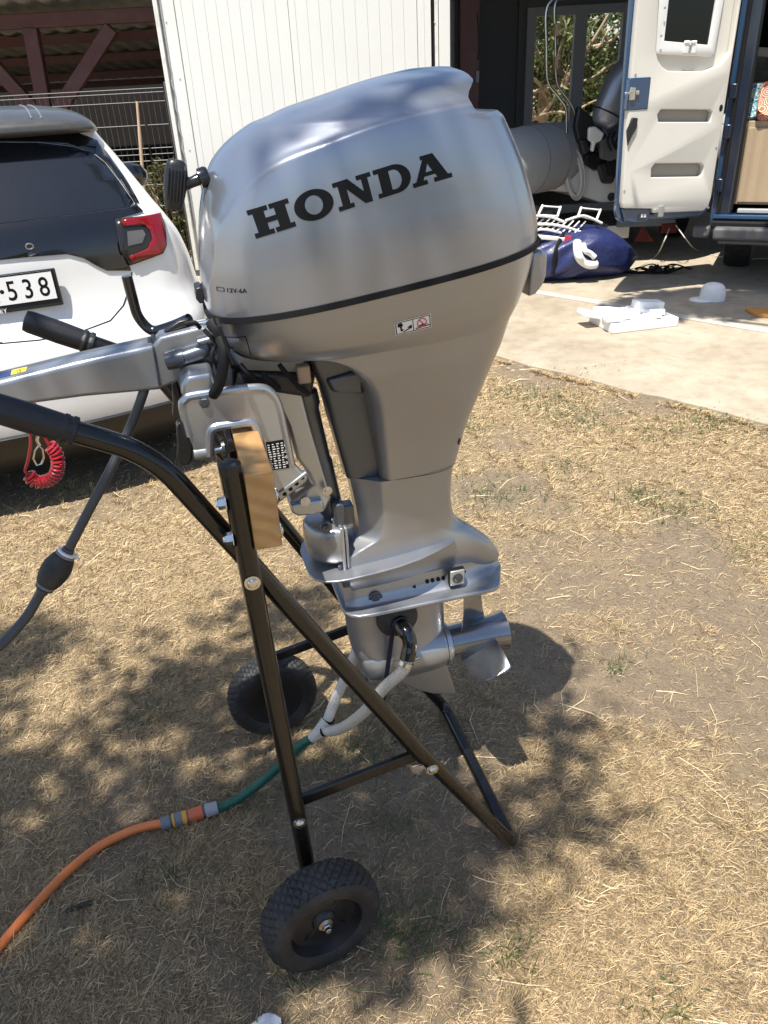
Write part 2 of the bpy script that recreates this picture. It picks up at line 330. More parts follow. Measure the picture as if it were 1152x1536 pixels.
# braided white hose: fine diamond weave
m = MT['hose_white']; n, L = nodes(m); p = n['Principled BSDF']
def weave(m, c0, c1, s):
    n, L = nodes(m); p = n['Principled BSDF']; tc = n.new('ShaderNodeTexCoord'); ck = n.new('ShaderNodeTexVoronoi'); ck.inputs['Scale'].default_value = s; L(tc.outputs['Object'], ck.inputs['Vector'])
    mx = n.new('ShaderNodeMix'); mx.data_type = 'RGBA'; mx.inputs['A'].default_value = (*c1, 1); mx.inputs['B'].default_value = (*c0, 1); L(ck.outputs['Distance'], mx.inputs['Factor']); L(mx.outputs['Result'], p.inputs['Base Color'])
    bp = n.new('ShaderNodeBump'); bp.inputs['Strength'].default_value = .4; bp.inputs['Distance'].default_value = .002; L(ck.outputs['Distance'], bp.inputs['Height']); L(bp.outputs[0], p.inputs['Normal'])
weave(MT['hose_white'], (.42, .38, .32), (.74, .70, .62), 330); weave(MT['hose_green'], (.004, .05, .035), (.012, .13, .085), 300)
# ================================================================== SETTING
def _hash(ix, iy, s):
    v = np.sin(ix * 127.1 + iy * 311.7 + s * 74.7) * 43758.5453; return v - np.floor(v)
def vnoise(x, y, s=0):
    ix, iy = np.floor(x), np.floor(y); fx, fy = x - ix, y - iy; fx, fy = fx * fx * (3 - 2 * fx), fy * fy * (3 - 2 * fy)
    a, b, c, d = _hash(ix, iy, s), _hash(ix + 1, iy, s), _hash(ix, iy + 1, s), _hash(ix + 1, iy + 1, s)
    return a + (b - a) * fx + (c - a) * fy + (a - b - c + d) * fx * fy
def fbm(x, y, s=0): return (vnoise(x, y, s) + .5 * vnoise(x * 2.1 + 5, y * 2.1, s + 1) + .25 * vnoise(x * 4.3, y * 4.3 + 3, s + 2)) / 1.75
def patch(x, y):                                     # 1 = thick straw, 0 = bare trodden soil
    return np.clip((fbm(x * 1.9 + 3.1, y * 1.9 + 1.7, 3) - .33) * 3.6, 0, 1)
def relief(x, y):
    k = np.exp(-(x * x + (y - 3) ** 2) / 30); return (.010 * (fbm(x * 2.3, y * 2.3, 9) - .5) + .005 * (vnoise(x * 14, y * 14, 5) - .5)) * k
xs = np.concatenate([[-300, -100, -40, -18, -9, -6], np.arange(-4.5, 4.51, .05), [6, 9, 18, 40, 100, 300]])
ys = np.concatenate([[-300, -100, -40, -15, -6, -3, -1.5, -.5], np.arange(.1, 7.6, .05), [8.5, 11, 16, 30, 60, 120, 300]])
GX, GY = np.meshgrid(xs, ys); gz = relief(GX, GY)
me = bpy.data.meshes.new('ground'); nx, ny = len(xs), len(ys)
idx = np.arange(nx * ny).reshape(ny, nx)
me.from_pydata(np.stack([GX.ravel(), GY.ravel(), gz.ravel()], 1).tolist(), [], np.stack([idx[:-1, :-1].ravel(), idx[:-1, 1:].ravel(), idx[1:, 1:].ravel(), idx[1:, :-1].ravel()], 1).tolist())
at = me.color_attributes.new('patch', 'FLOAT_COLOR', 'POINT'); pv = patch(GX, GY).ravel(); at.data.foreach_set('color', np.stack([pv, pv, pv, np.ones_like(pv)], 1).ravel())
struct(finish(me, 'ground', 'lawn', ang=180))

# concrete apron: its edge runs diagonally; a pale channel strip divides it
EA = Vector((.757, 4.538, 0)); ED = Vector((1.838 - .757, 3.336 - 4.538, 0)).normalized(); EN = Vector((-ED.y, ED.x, 0))
def apron(s, d, z): p = EA + ED * s + EN * d; return Vector((p.x, p.y, z))
def slab(name, d0, d1, z, s0=-7, s1=9, mat='concrete', jag=0.0, bev=.006):
    n = int((s1 - s0) / .12); b = MB()
    a = [apron(s0 + (s1 - s0) * k / n, d0 + jag * (float(fbm(np.array(k * .5), np.array(.3), 4)) - .5), z) for k in range(n + 1)]
    c = [apron(s0 + (s1 - s0) * k / n, d1, z) for k in range(n + 1)]
    b.rings([[p - Vector((0, 0, .14 + z)) for p in a], a, c, [p - Vector((0, 0, .14 + z)) for p in c]], cap=False, close=False)
    return struct(b.build(name, mat, bevel=bev))
slab('concrete_apron', 0, 1.40, .018, jag=.10)
slab('drain_channel', 1.40, 1.485, .026, mat='drain_strip', bev=.004)
slab('concrete_yard', 1.485, 9.5, .014)

# ------------------------------------------------------------------ site cabin with ribbed wall panels
CA, CB = Vector((-1.575, 7.3, 0)), Vector((.745, 7.02, 0)); FC = frame2d(CA, CB - CA); CW = (CB - CA).length
cab = thing('site_cabin', 'white sandwich panel cabin standing behind the car and the outboard motor', 'cabin', FC, (CW / 2, 1.2, 0))
cx = lambda px: on_plane(FC, px, 0)[0]
def ribbed(x0, x1, z0, z1, pitch=.094, g=.0045, y=0.0):
    top = [(x0 + .002, y)]; k = x0 + pitch * .6
    while k < x1 - .02: top += [(k - g * .5, y), (k - g * .12, y + g), (k + g * .12, y + g), (k + g * .5, y)]; k += pitch
    top += [(x1 - .002, y)]
    ring = top + [(x1 - .002, y + .05), (x0 + .002, y + .05)]; return MB().rings([[(p[0], p[1], z0) for p in ring], [(p[0], p[1], z1) for p in ring]])
seams = [cx(260), cx(431), cx(625), cx(646)]
for a, b in zip(seams[:-1], seams[1:]): ribbed(a, b, .1, 2.7).build('wall_panel', 'panel_white', cab, ang=25)
MB().box(((cx(240) + seams[0]) / 2, .02, 1.4), (seams[0] - cx(240) - .004, .06, 2.6)).build('corner_panel', 'panel_white', cab, bevel=.004)
b = MB(); b.box((cx(233), .02, 1.4), (.035, .10, 2.6)); b.box((cx(237.5), .04, 1.4), (.03, .05, 2.6)); b.build('corner_post', 'panel_trim', cab, bevel=.003)
b = MB()                                                         # bent, rust-marked drip flashing along the corner
fl = []
for k in range(40):
    z = .5 + 1.7 * k / 39; d = .012 * math.sin(k * 1.7) * (1 if .9 < z < 1.7 else .15); fl.append([(cx(239) + d, -.012, z), (cx(241.5) + d * .4, -.016 + d * .3, z), (cx(241.5) + d * .4, -.004, z), (cx(239) + d, .0, z)])
b.rings(fl); b.build('corner_flashing', 'zinc', cab)
for x0, x1, y0, mt in ((cx(647), cx(651), .03, 'seal_black'), (cx(651.5), cx(657), -.012, 'panel_trim'), (cx(658), cx(675), -.02, 'panel_white')):
    MB().box(((x0 + x1) / 2, (y0 + .1) / 2, 1.4), (x1 - x0, .1 - y0, 2.6)).build('edge_trim', mt, cab, bevel=.004)
MB().box((CW / 2, 1.26, 1.4), (CW - .06, 2.3, 2.56)).build('cabin_body', 'panel_white', cab)
MB().box((CW / 2, 1.2, 2.76), (CW + .1, 2.6, .12)).build('roof', 'panel_trim', cab, bevel=.01)
MB().box((CW / 2, 1.2, .06), (CW - .04, 2.4, .1)).build('skid', 'red_steel', cab)
for px, py in ((270.5, 118), (285, 225), (652, 34), (250, 33)):
    x, z = on_plane(FC, px, py); MB().lathe([(.006, 0), (.006, .002), (.003, .004)], 10, Matrix.Translation((x, -.012 if px < 300 else -.014, z)) @ Matrix.Rotation(math.pi / 2, 4, 'X')).build('rivet', 'zinc', cab)

# ------------------------------------------------------------------ boat bay: red column, grey rear wall with a two-sash window, added roof
RW = 9.5
col_x = aty(703, 60, 7.75).x
bay = thing('boat_bay', 'open fronted grey walled bay that shelters the inflatable boat', 'shelter', None, (2.2, 8, 0))
MB().box((col_x, 7.75, 1.25), (.17, .17, 2.5)).build('column', 'red_steel', bay, bevel=.006)
MB().tube([aty(716, 20, 7.66), aty(718, 50, 7.66), aty(719, 75, 7.66), aty(716, 90, 7.66)], .006, 8).build('cable', 'black_plastic', bay)
MB().box((aty(716.5, 110, 7.65).x, 7.655, aty(716, 115, 7.65).z), (.03, .02, .09)).build('junction_box', 'conn_grey', bay, bevel=.003)
wx0, wx1 = aty(788, 100, RW).x, aty(946, 100, RW).x; wz0, wz1 = aty(860, 187, RW).z, aty(860, 8, RW).z
xl, xr = .60, 4.1
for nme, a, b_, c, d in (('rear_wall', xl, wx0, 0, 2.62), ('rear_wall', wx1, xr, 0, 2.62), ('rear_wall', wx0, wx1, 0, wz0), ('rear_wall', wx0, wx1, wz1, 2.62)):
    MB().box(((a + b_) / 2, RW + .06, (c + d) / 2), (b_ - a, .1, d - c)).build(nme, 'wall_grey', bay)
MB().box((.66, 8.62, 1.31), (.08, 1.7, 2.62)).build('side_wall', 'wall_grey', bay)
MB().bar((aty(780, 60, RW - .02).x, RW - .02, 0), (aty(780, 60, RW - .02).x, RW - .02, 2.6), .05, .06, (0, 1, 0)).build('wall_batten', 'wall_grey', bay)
b = MB(); rp = [(.62, 6.2), (2.45, 6.2), (4.15, 9.62), (.62, 9.62)]
b.rings([[(x, y, 2.63 - (y - 6.5) * .0) for x, y in rp], [(x, y, 2.75) for x, y in rp]]); b.build('roof', 'red_steel', bay)  # unseen roof, added and reaching forward to darken the bay
win = thing('window', 'two sash window in the rear wall of the boat bay with trees behind', 'window', None, ((wx0 + wx1) / 2, RW, wz0))
sx = [aty(p, 100, RW).x for p in (788, 801, 858.5, 876.5, 928, 946)]; sz = [wz0, aty(860, 182, RW).z, aty(860, 22, RW).z, wz1]
b = MB()
for a, c in ((0, 1), (2, 3), (4, 5)): b.box(((sx[a] + sx[c]) / 2, RW + .03, (sz[0] + sz[3]) / 2), (sx[c] - sx[a], .09, sz[3] - sz[0]))
for a, c in ((1, 2), (3, 4)):
    for e, f in ((0, 1), (2, 3)): b.box(((sx[a] + sx[c]) / 2, RW + .03, (sz[e] + sz[f]) / 2), (sx[c] - sx[a], .085, sz[f] - sz[e]))
b.build('frame', 'window_frame', win, bevel=.004)
M('clear_glass', (.9, .93, .92), .02, var=0, rvar=0, trans=1, ior=1.02)
for a, c in ((1, 2), (3, 4)): MB().box(((sx[a] + sx[c]) / 2, RW + .04, (sz[1] + sz[2]) / 2), (sx[c] - sx[a], .006, sz[2] - sz[1])).build('pane', 'clear_glass', win)

# ------------------------------------------------------------------ steel carport on the left
CY = 9.0
cp = thing('carport', 'dark red steel carport with corrugated roof behind the mesh fence', 'carport', None, (-3.2, CY, 0))
bz0, bz1 = aty(100, 40, CY).z, aty(100, 17, CY).z
MB().bar((-7, CY, (bz0 + bz1) / 2), (-1.72, CY, (bz0 + bz1) / 2), .09, bz1 - bz0).build('front_beam', 'red_steel', cp, bevel=.006)
ft = aty(68, 168, CY)
for (a, b_), wd in ((((46, 42), (69, 168)), .14), (((168, 42), (84, 172)), .13), (((-60, 42), (52, 165)), .13)):
    p, q = aty(*a, CY - .01), aty(*b_, CY - .01); MB().bar(p, q, wd, .1, (0, 1, 0)).build('brace', 'red_steel', cp, bevel=.006)
MB().bar((ft.x, CY, 0), (ft.x, CY, ft.z + .03), .15, .12, (0, 1, 0)).build('column', 'red_steel', cp, bevel=.006)
MB().bar((-1.80, CY + .1, 0), (-1.80, CY + .1, 2.3), .12, .12, (0, 1, 0)).build('column', 'red_steel', cp, bevel=.006)
pys = [(8.1, -34), (8.9, 6), (10.1, 56), (11.3, 87), (12.6, 113), (14.0, 126)]; pz = [aty(150, py, y).z for y, py in pys]
for (y, py), z in zip(pys[2:], pz[2:]): MB().bar((-8, y, z), (-1.6, y, z), .06, .09).build('purlin', 'red_steel', cp)
for xq in (aty(135, 60, 10).x, -5.2):
    MB().bar((xq, 9.1, 2.40), (xq, 9.4, 2.40), .06, .08).build('rafter', 'red_steel', cp)
b = MB(); n_ = 330; rs = []
for (y, py), z in zip(pys, pz): rs.append([(-8 + 6.5 * k / n_, y, z + .075 + .018 * max(-.6, math.sin(2 * math.pi * (6.5 * k / n_) / .21))) for k in range(n_ + 1)])
b.rings(rs, cap=False, close=False); b.build('roof_sheet', 'roof_sheet', cp, solid=.004, ang=60)
MB().box((-4.9, 14.4, 1.2), (7.0, .1, 2.4)).build('rear_wall', 'shade_backdrop', cp)  # backdrop sheet closing the dark void behind the fence
MB().box((-8.3, 11.6, 1.2), (.1, 5.6, 2.4)).build('rear_wall', 'shade_backdrop', cp)
MB().box((-1.42, 11.9, 1.2), (.1, 4.9, 2.4)).build('rear_wall', 'shade_backdrop', cp)

# ------------------------------------------------------------------ welded mesh fence
FY = 7.42
fe = thing('mesh_fence', 'grey welded wire mesh fence between the car and the carport', 'fence', None, (-3.6, FY, 0))
zt = aty(245, 131, FY).z
for seg, (x0, x1) in enumerate(((-6.2, -3.72), (-3.66, -1.66))):
    b = MB()
    k = x0
    while k <= x1: b.tube([(k, FY, .04), (k, FY, zt)], .0019, 4); k += .05
    for py in (131, 137, 151, 186, 221, 230, 240, 276, 308):
        z = aty(250, py, FY).z; b.tube([(x0, FY - .005, z), (x1, FY - .005, z)], .003 if py not in (221, 240) else .0035, 4)
    b.build('wire_panel', 'fence_wire', fe, kind='stuff')
for x in (-6.23, -3.69, -1.63): MB().box((x, FY + .03, zt / 2 + .02), (.045, .045, zt + .04)).build('post', 'fence_wire', fe, bevel=.004)
b = MB(); p0, p1 = aty(205.5, 152, FY - .06), aty(222, 360, FY - .16); b.tube([p0, p0.lerp(p1, .18), p0.lerp(p1, .2), p1], [.011, .012, .014, .015], 10)
tag(b.build('tool_handle', 'handle_wood'), 'long wooden tool handle leaning on the wire mesh fence', 'handle')

# ------------------------------------------------------------------ foliage
def leaf_cloud(name, centres, radii, n, size, mat, parent=None, kind=None, flat=.55, base=None, wts=None):
    c = np.asarray(centres, float); rr = np.asarray(radii, float); k = rng.integers(0, len(c), n) if wts is None else rng.choice(len(c), n, p=np.asarray(wts) / np.sum(wts))
    d = rng.normal(size=(n, 3)); d /= np.linalg.norm(d, axis=1)[:, None]; rad = rng.random(n) ** .5
    p = c[k] + d * rad[:, None] * rr[k][:, None] * np.array([1, 1, flat])
    a = rng.normal(size=(n, 3)); a /= np.linalg.norm(a, axis=1)[:, None]; q = np.cross(a, rng.normal(size=(n, 3))); q /= np.linalg.norm(q, axis=1)[:, None]
    s = size * (.6 + .8 * rng.random(n))[:, None]
    m_ = np.cross(a, q) * s * .12
    vs = np.stack([p - a * s, p + q * s * .34 + m_, p + a * s, p - q * s * .34 + m_], 1).reshape(-1, 3)
    if base is not None: vs = vs - np.array(base)
    me = bpy.data.meshes.new(name); me.from_pydata(vs.tolist(), [], np.arange(n * 4).reshape(n, 4).tolist())
    return finish(me, name, mat, parent, kind=kind, ang=180)
def limb(b, a, c, r_, r1, wob=.12):
    a, c = Vector(a), Vector(c); L_ = (c - a).length
    pts = [a.lerp(c, t) + Vector((random.uniform(-1, 1), random.uniform(-1, 1), random.uniform(-.5, .5))) * L_ * wob * math.sin(math.pi * t) for t in (0, .25, .5, .75, 1)]
    pts = smooth_path(pts, 3); b.tube(pts, [r_ + (r1 - r_) * i / (len(pts) - 1) for i in range(len(pts))], 8); return pts

# the garden tree behind the viewer whose crown dapples the lawn
st = thing('shade_tree', 'leafy garden tree whose crown dapples the dry lawn with shade', 'tree', None, (-3.4, -2.9, 0))
b = MB(); tp = limb(b, (-3.4, -2.9, -.1), (-2.9, -2.4, 3.1), .17, .11, .05)
cents, rads = [], []
shade = [(-1.25, 1.75, .30, .25, 6), (-.62, 1.72, .22, .16, 4), (-1.05, 1.25, .45, .35, 17), (-.55, 1.12, .36, .27, 13), (-.18, 1.28, .26, .22, 7), (-1.05, .85, .4, .22, 9), (-.55, .80, .28, .12, 5), (-.02, 1.02, .18, .08, 3),
         (.22, 1.14, .10, .05, 1), (-.25, 2.05, .12, .08, 1),
         (2.55, 5.42, .62, .24, 24), (3.2, 5.15, .45, .3, 14), (2.05, 5.42, .22, .16, 7), (2.35, 5.68, .35, .05, 8), (2.9, 5.5, .4, .15, 10)]
vc, vr = [], []
for x, y, rx, ry, k in shade:
    for _ in range(k):
        a_ = random.random() * 6.283; q = math.sqrt(random.random()); gx, gy = x + rx * q * math.cos(a_), y + ry * q * math.sin(a_)
        h = random.uniform(3.4, 5.2) if y < 4 else random.uniform(4.2, 6.0)
        (cents if y < 4 else vc).append((gx + SUN.x / SUN.z * h, gy + SUN.y / SUN.z * h, h)); (rads if y < 4 else vr).append((.075 if rx < .05 else random.uniform(.14, .27)) if y < 4 else random.uniform(.2, .34))
for _ in range(90):                                   # the rest of the crown, away over the viewer's shoulder
    a_ = random.random() * 6.283; q = random.random() ** .5 * 2.3
    cents.append((-4.0 + q * math.cos(a_), -3.2 + q * math.sin(a_), random.uniform(3.4, 6.6))); rads.append(random.uniform(.3, .5))
wts = [1.0] * len(cents)
for x, y, rx, ry, k in ((.40, 1.55, .12, .22, 6), (.40, 1.28, .06, .2, 3), (-.6, 1.95, .4, .12, 4), (.05, 1.0, .25, .08, 5), (-.2, .82, .3, .05, 4)):   # thin outer sprays of leaves
    for _ in range(k):
        a_ = random.random() * 6.283; q = math.sqrt(random.random()); gx, gy, h = x + rx * q * math.cos(a_), y + ry * q * math.sin(a_), random.uniform(3.6, 5.4)
        cents.append((gx + SUN.x / SUN.z * h, gy + SUN.y / SUN.z * h, h)); rads.append(random.uniform(.16, .28)); wts.append(.22)
hub = [tp[-1]]
for tgt in ((-2.1, -.9, 4.2), (-1.75, -.5, 4.5), (-4.6, -3.6, 5.0), (-3.4, -4.4, 5.2), (-2.0, -1.6, 5.4), (-4.4, -2.0, 4.8)): limb(b, tp[-1], tgt, .085, .03)
b.build('trunk', 'bark', st); leaf_cloud('crown', cents, rads, 17500, .05, 'leaf_green', st, base=BASE[st.name], wts=wts)

yt = thing('added_shade_tree', 'unseen leafy tree added to shade the concrete behind the van', 'tree', None, (5.2, 2.0, 0))  # out-of-view tree put in so its leaves shade the yard by the van
b = MB(); tp = limb(b, (5.2, 2.0, -.1), (4.9, 2.2, 3.0), .15, .10, .05)
for tgt in ((2.0, 3.7, 5.0), (1.4, 3.5, 4.8), (5.6, 1.2, 4.8), (6.0, 2.6, 5.2), (3.4, 3.2, 5.4)): limb(b, tp[-1], tgt, .07, .02, .05)
for _ in range(50):
    a_ = random.random() * 6.283; q = random.random() ** .5 * 1.5; vc.append((5.8 + q * math.cos(a_), 1.6 + q * math.sin(a_), random.uniform(3.6, 6.2))); vr.append(random.uniform(.3, .5))
b.build('trunk', 'bark', yt); leaf_cloud('crown', vc, vr, 26000, .065, 'leaf_green', yt, base=BASE[yt.name])

wt = thing('garden_tree', 'sunlit olive green tree seen through the bay window', 'tree', None, (2.7, 12.2, 0))
b = MB(); limb(b, (2.7, 12.2, -.1), (2.5, 12.0, 1.4), .09, .06)
cents, rads = [], []
for _ in range(85): cents.append((random.uniform(1.3, 4.4), random.uniform(11.4, 13.4), random.uniform(.5, 3.4))); rads.append(random.uniform(.22, .42))
for _ in range(16): limb(b, (random.uniform(2.3, 2.8), 12.0, random.uniform(.9, 1.6)), (random.uniform(1.5, 4.0), random.uniform(11.3, 12.2), random.uniform(1.2, 2.9)), .03, .008)
b.build('trunk', 'handle_wood', wt); leaf_cloud('crown', cents, rads, 16000, .055, 'leaf_olive', wt, base=BASE[wt.name], flat=1)
gh_ = thing('reflection_hedge', 'unseen green hedge added behind the viewer to darken reflections', 'hedge', None, (0, -9, 0))  # put in for the dark band it reflects in paint and glass
leaf_cloud('crown', [(random.uniform(-11, 11), random.uniform(-9.6, -8.6), random.uniform(.2, 1.5)) for _ in range(260)], [.55] * 260, 26000, .11, 'leaf_green', gh_, base=BASE[gh_.name], flat=1)
b = MB(); [b.tube([(x, -9.1, 0), (x + .1, -9.1, 2.4)], .05, 6) for x in range(-10, 11, 2)]; b.build('trunk', 'bark', gh_)
hd = thing('hedge', 'dark green hedge far behind the bay window', 'hedge', None, (3, 15, 0))
leaf_cloud('crown', [(random.uniform(0, 7), random.uniform(14.6, 15.6), random.uniform(.3, 3.4)) for _ in range(120)], [.5] * 120, 16000, .10, 'leaf_green', hd, base=BASE[hd.name], flat=1)
b = MB(); [b.tube([(x, 15.1, 0), (x + .1, 15.1, 3)], .06, 6) for x in (.8, 2, 3.2, 4.4, 5.6, 6.6)]; b.build('trunk', 'bark', hd)
ds = thing('dry_shrub', 'brown dried shrub growing at the foot of the cabin corner', 'shrub', None, (-1.78, 7.55, 0))
b = MB(); cents = []
for k in range(26):
    q = Vector((random.uniform(-2.15, -1.60), random.uniform(7.5, 7.9), random.uniform(.35, .95))); b.tube(smooth_path([(-1.8 + random.uniform(-.12, .12), 7.6, 0), q * .5 + Vector((-.9, 3.8, .1)), q], 3), [.006] * 7, 4); cents.append(q); cents.append(q * .6 + Vector((-.72, 3.04, 0)))
b.build('stems', 'handle_wood', ds); leaf_cloud('crown', cents, [.13] * len(cents), 3800, .028, 'leaf_dry', ds, base=BASE[ds.name], flat=1)

# ------------------------------------------------------------------ dry grass: loose straw and short blades (nobody could count it)
def blades(name, n, rmin, rmax, green=False):
    r_ = (rmin ** .45 + rng.random(n) * (rmax ** .45 - rmin ** .45)) ** (1 / .45); th = rng.uniform(-1.0, 1.0, n)
    x, y = r_ * np.sin(th), r_ * np.cos(th)
    keep = ((x - EA.x) * EN.x + (y - EA.y) * EN.y < -.01) & (rng.random(n) < .15 + .80 * patch(x, y)) & (y > .35)
    return x[keep], y[keep], r_[keep]
def straw_mesh(name, x, y, ln, wd, az, tilt, col, mat, parent=None, curl=.25):
    n = len(x); z = relief(x, y) + .001
    d = np.stack([np.cos(az) * np.cos(tilt), np.sin(az) * np.cos(tilt), np.sin(tilt)], 1); sd = np.stack([-np.sin(az), np.cos(az), np.zeros(n)], 1)
    p0 = np.stack([x, y, z], 1); bend = rng.normal(size=n)[:, None] * curl * ln[:, None] * sd
    p1 = p0 + d * (ln * .55)[:, None] + bend * .5 + np.array([0, 0, .002]); p2 = p0 + d * ln[:, None] - np.stack([0 * ln, 0 * ln, ln * .18 * np.sin(tilt)], 1) + bend * .2
    p2[:, 2] = np.maximum(p2[:, 2], z + .0005)
    wv = (sd * np.cos(.6) + np.array([0, 0, .56])) * (wd / 2)[:, None]
    vs = np.stack([p0 - wv, p0 + wv, p1 + wv * .9, p1 - wv * .9, p2], 1).reshape(-1, 3)
    base = np.arange(n)[:, None] * 5
    nl = n * 7; li = np.concatenate([base + 0, base + 1, base + 2, base + 3, base + 3, base + 2, base + 4], 1).ravel()
    me = bpy.data.meshes.new(name); me.vertices.add(n * 5); me.vertices.foreach_set('co', vs.ravel()); me.loops.add(nl); me.loops.foreach_set('vertex_index', li.astype(np.int32))
    me.polygons.add(n * 2); ls = np.stack([np.arange(n) * 7, np.arange(n) * 7 + 4], 1).ravel(); me.polygons.foreach_set('loop_start', ls.astype(np.int32)); me.update(calc_edges=True)
    if col is not None:
        at = me.color_attributes.new('col', 'FLOAT_COLOR', 'POINT'); c4 = np.concatenate([col, np.ones((n, 1))], 1); at.data.foreach_set('color', np.repeat(c4, 5, 0).ravel())
    o = finish(me, name, mat, parent, ang=180, kind='stuff'); return o
x, y, r_ = blades('s', 720000, .75, 8.5); n_ = len(x)
ln = np.clip(rng.lognormal(-4.1, .5, n_), .005, .10) * (1 + .04 * r_); wd = rng.uniform(.0007, .0016, n_) * np.maximum(1, r_ / 1.7)
tilt = np.abs(rng.normal(0, .22, n_)) + .02; up = rng.random(n_) < .16; tilt[up] = rng.uniform(.3, 1.0, up.sum()); ln[up] *= .7
t = rng.random(n_)[:, None]; t2 = rng.random(n_)[:, None]
col = (np.array([.34, .235, .122]) * (1 - t) + np.array([.63, .48, .275]) * t) * (.65 + .5 * t2); dk = rng.random(n_) < .28; col[dk] = col[dk] * np.array([.42, .40, .42])
o = straw_mesh('dry_grass', x, y, ln, wd, rng.uniform(0, 6.283, n_), tilt, col, 'straw'); tag(o, 'short sun dried straw coloured grass covering the lawn', 'grass')
n_ = 480; th = rng.uniform(-.8, .8, n_); r_ = rng.uniform(.85, 5.5, n_); x, y = r_ * np.sin(th), r_ * np.cos(th); kp = ((x - EA.x) * EN.x + (y - EA.y) * EN.y < -.05); x, y, r_ = x[kp], y[kp], r_[kp]; n_ = len(x)
col = np.array([.62, .50, .30]) * rng.uniform(.7, 1.1, n_)[:, None]
o = straw_mesh('loose_straw', x, y, rng.uniform(.06, .17, n_), rng.uniform(.0016, .0030, n_) * np.maximum(1, r_ / 2), rng.uniform(0, 6.283, n_), rng.uniform(0, .10, n_), col, 'straw', curl=.3); tag(o, 'scattered long pale straw stalks lying on the lawn', 'straw')
# matted tufts of dead grass, crumbs of soil
n_ = 2600; th = rng.uniform(-.9, .9, n_); r_ = (.8 ** .5 + rng.random(n_) * (6.5 ** .5 - .8 ** .5)) ** 2; x, y = r_ * np.sin(th), r_ * np.cos(th); kp = ((x - EA.x) * EN.x + (y - EA.y) * EN.y < .0) & (patch(x, y) > .25); x, y, r_ = x[kp], y[kp], r_[kp]
es = rng.uniform(-4, 3, 260); ex_, ey_ = EA.x + ED.x * es - EN.x * rng.uniform(.0, .08, 260), EA.y + ED.y * es - EN.y * rng.uniform(.0, .08, 260); x = np.concatenate([x, ex_]); y = np.concatenate([y, ey_]); r_ = np.hypot(x, y)
nb = 30; cx_ = np.repeat(x, nb); cy_ = np.repeat(y, nb); rr_ = np.repeat(r_, nb); n_ = len(cx_); az = rng.uniform(0, 6.283, n_); sp0 = rng.random(n_) * .022
t = rng.random(n_)[:, None]; col = (np.array([.28, .19, .095]) * (1 - t) + np.array([.58, .44, .24]) * t) * (.65 + .5 * np.repeat(rng.random(len(x)), nb))[:, None]
o = straw_mesh('dead_tufts', cx_ + np.cos(az) * sp0, cy_ + np.sin(az) * sp0, rng.uniform(.012, .038, n_), rng.uniform(.0008, .0016, n_) * np.maximum(1, rr_ / 1.8), az, rng.uniform(.25, 1.1, n_), col, 'straw'); tag(o, 'matted brown tufts of dead grass rooted in the lawn', 'grass')
n_ = 32000; th = rng.uniform(-.8, .8, n_); r_ = (.8 ** .5 + rng.random(n_) * (4.5 ** .5 - .8 ** .5)) ** 2; x, y = r_ * np.sin(th), r_ * np.cos(th); kp = ((x - EA.x) * EN.x + (y - EA.y) * EN.y < -.02); x, y = x[kp], y[kp]; n_ = len(x); s = rng.uniform(.0015, .0045, n_)[:, None, None]
oc_ = np.array([[1, 0, 0], [-1, 0, 0], [0, 1, 0], [0, -1, 0], [0, 0, .7], [0, 0, -.7]]); vs = oc_[None] * s * rng.uniform(.6, 1.3, (n_, 6, 1)) + np.stack([x, y, relief(x, y) + .001], 1)[:, None]
fc = np.array([[0, 2, 4], [2, 1, 4], [1, 3, 4], [3, 0, 4], [2, 0, 5], [1, 2, 5], [3, 1, 5], [0, 3, 5]]); fs = (np.arange(n_)[:, None, None] * 6 + fc[None]).reshape(-1, 3)
M('crumb', (.17, .125, .09), .9, var=.4, vs=40); me = bpy.data.meshes.new('soil_crumbs'); me.from_pydata(vs.reshape(-1, 3).tolist(), [], fs.tolist()); o = finish(me, 'soil_crumbs', 'crumb', ang=30, kind='stuff'); tag(o, 'small crumbs of dry brown soil scattered over the lawn', 'soil')
gx, gy, gl = [], [], []
tuft = [(835, 605, 1.0), (850, 625, .8), (760, 742, 1.1), (735, 745, .6), (985, 652, .7), (1020, 770, .9), (985, 755, .7), (850, 700, .5), (1050, 640, .9), (960, 740, .5), (500, 705, .6), (770, 590, .6), (880, 640, .5), (1150, 830, .6), (880, 560, .6), (1080, 632, .8),
        (490, 1140, .5), (360, 1200, .5), (560, 1130, .5), (640, 1395, .7), (555, 1370, .6), (430, 1460, .5), (250, 1310, .4), (750, 1430, .4), (990, 1518, .4), (590, 1235, .4), (225, 1075, .4), (710, 640, .5), (930, 1000, .3), (600, 1400, .5)]
for px, py, k in tuft:
    g = gnd(px, py); nb = int(190 * k); s = .07 * k * (1 + .15 * g.y); gx += list(rng.normal(g.x, s * 1.3, nb)); gy += list(rng.normal(g.y, s, nb)); gl += [k] * nb
gx, gy = np.array(gx), np.array(gy); n_ = len(gx)
o = straw_mesh('green_grass', gx, gy, rng.uniform(.015, .05, n_), rng.uniform(.0012, .0026, n_) * np.maximum(1, gy / 2), rng.uniform(0, 6.283, n_), rng.uniform(.3, 1.2, n_), None, 'grass_green'); tag(o, 'small tufts of green grass surviving in the dried lawn', 'grass')
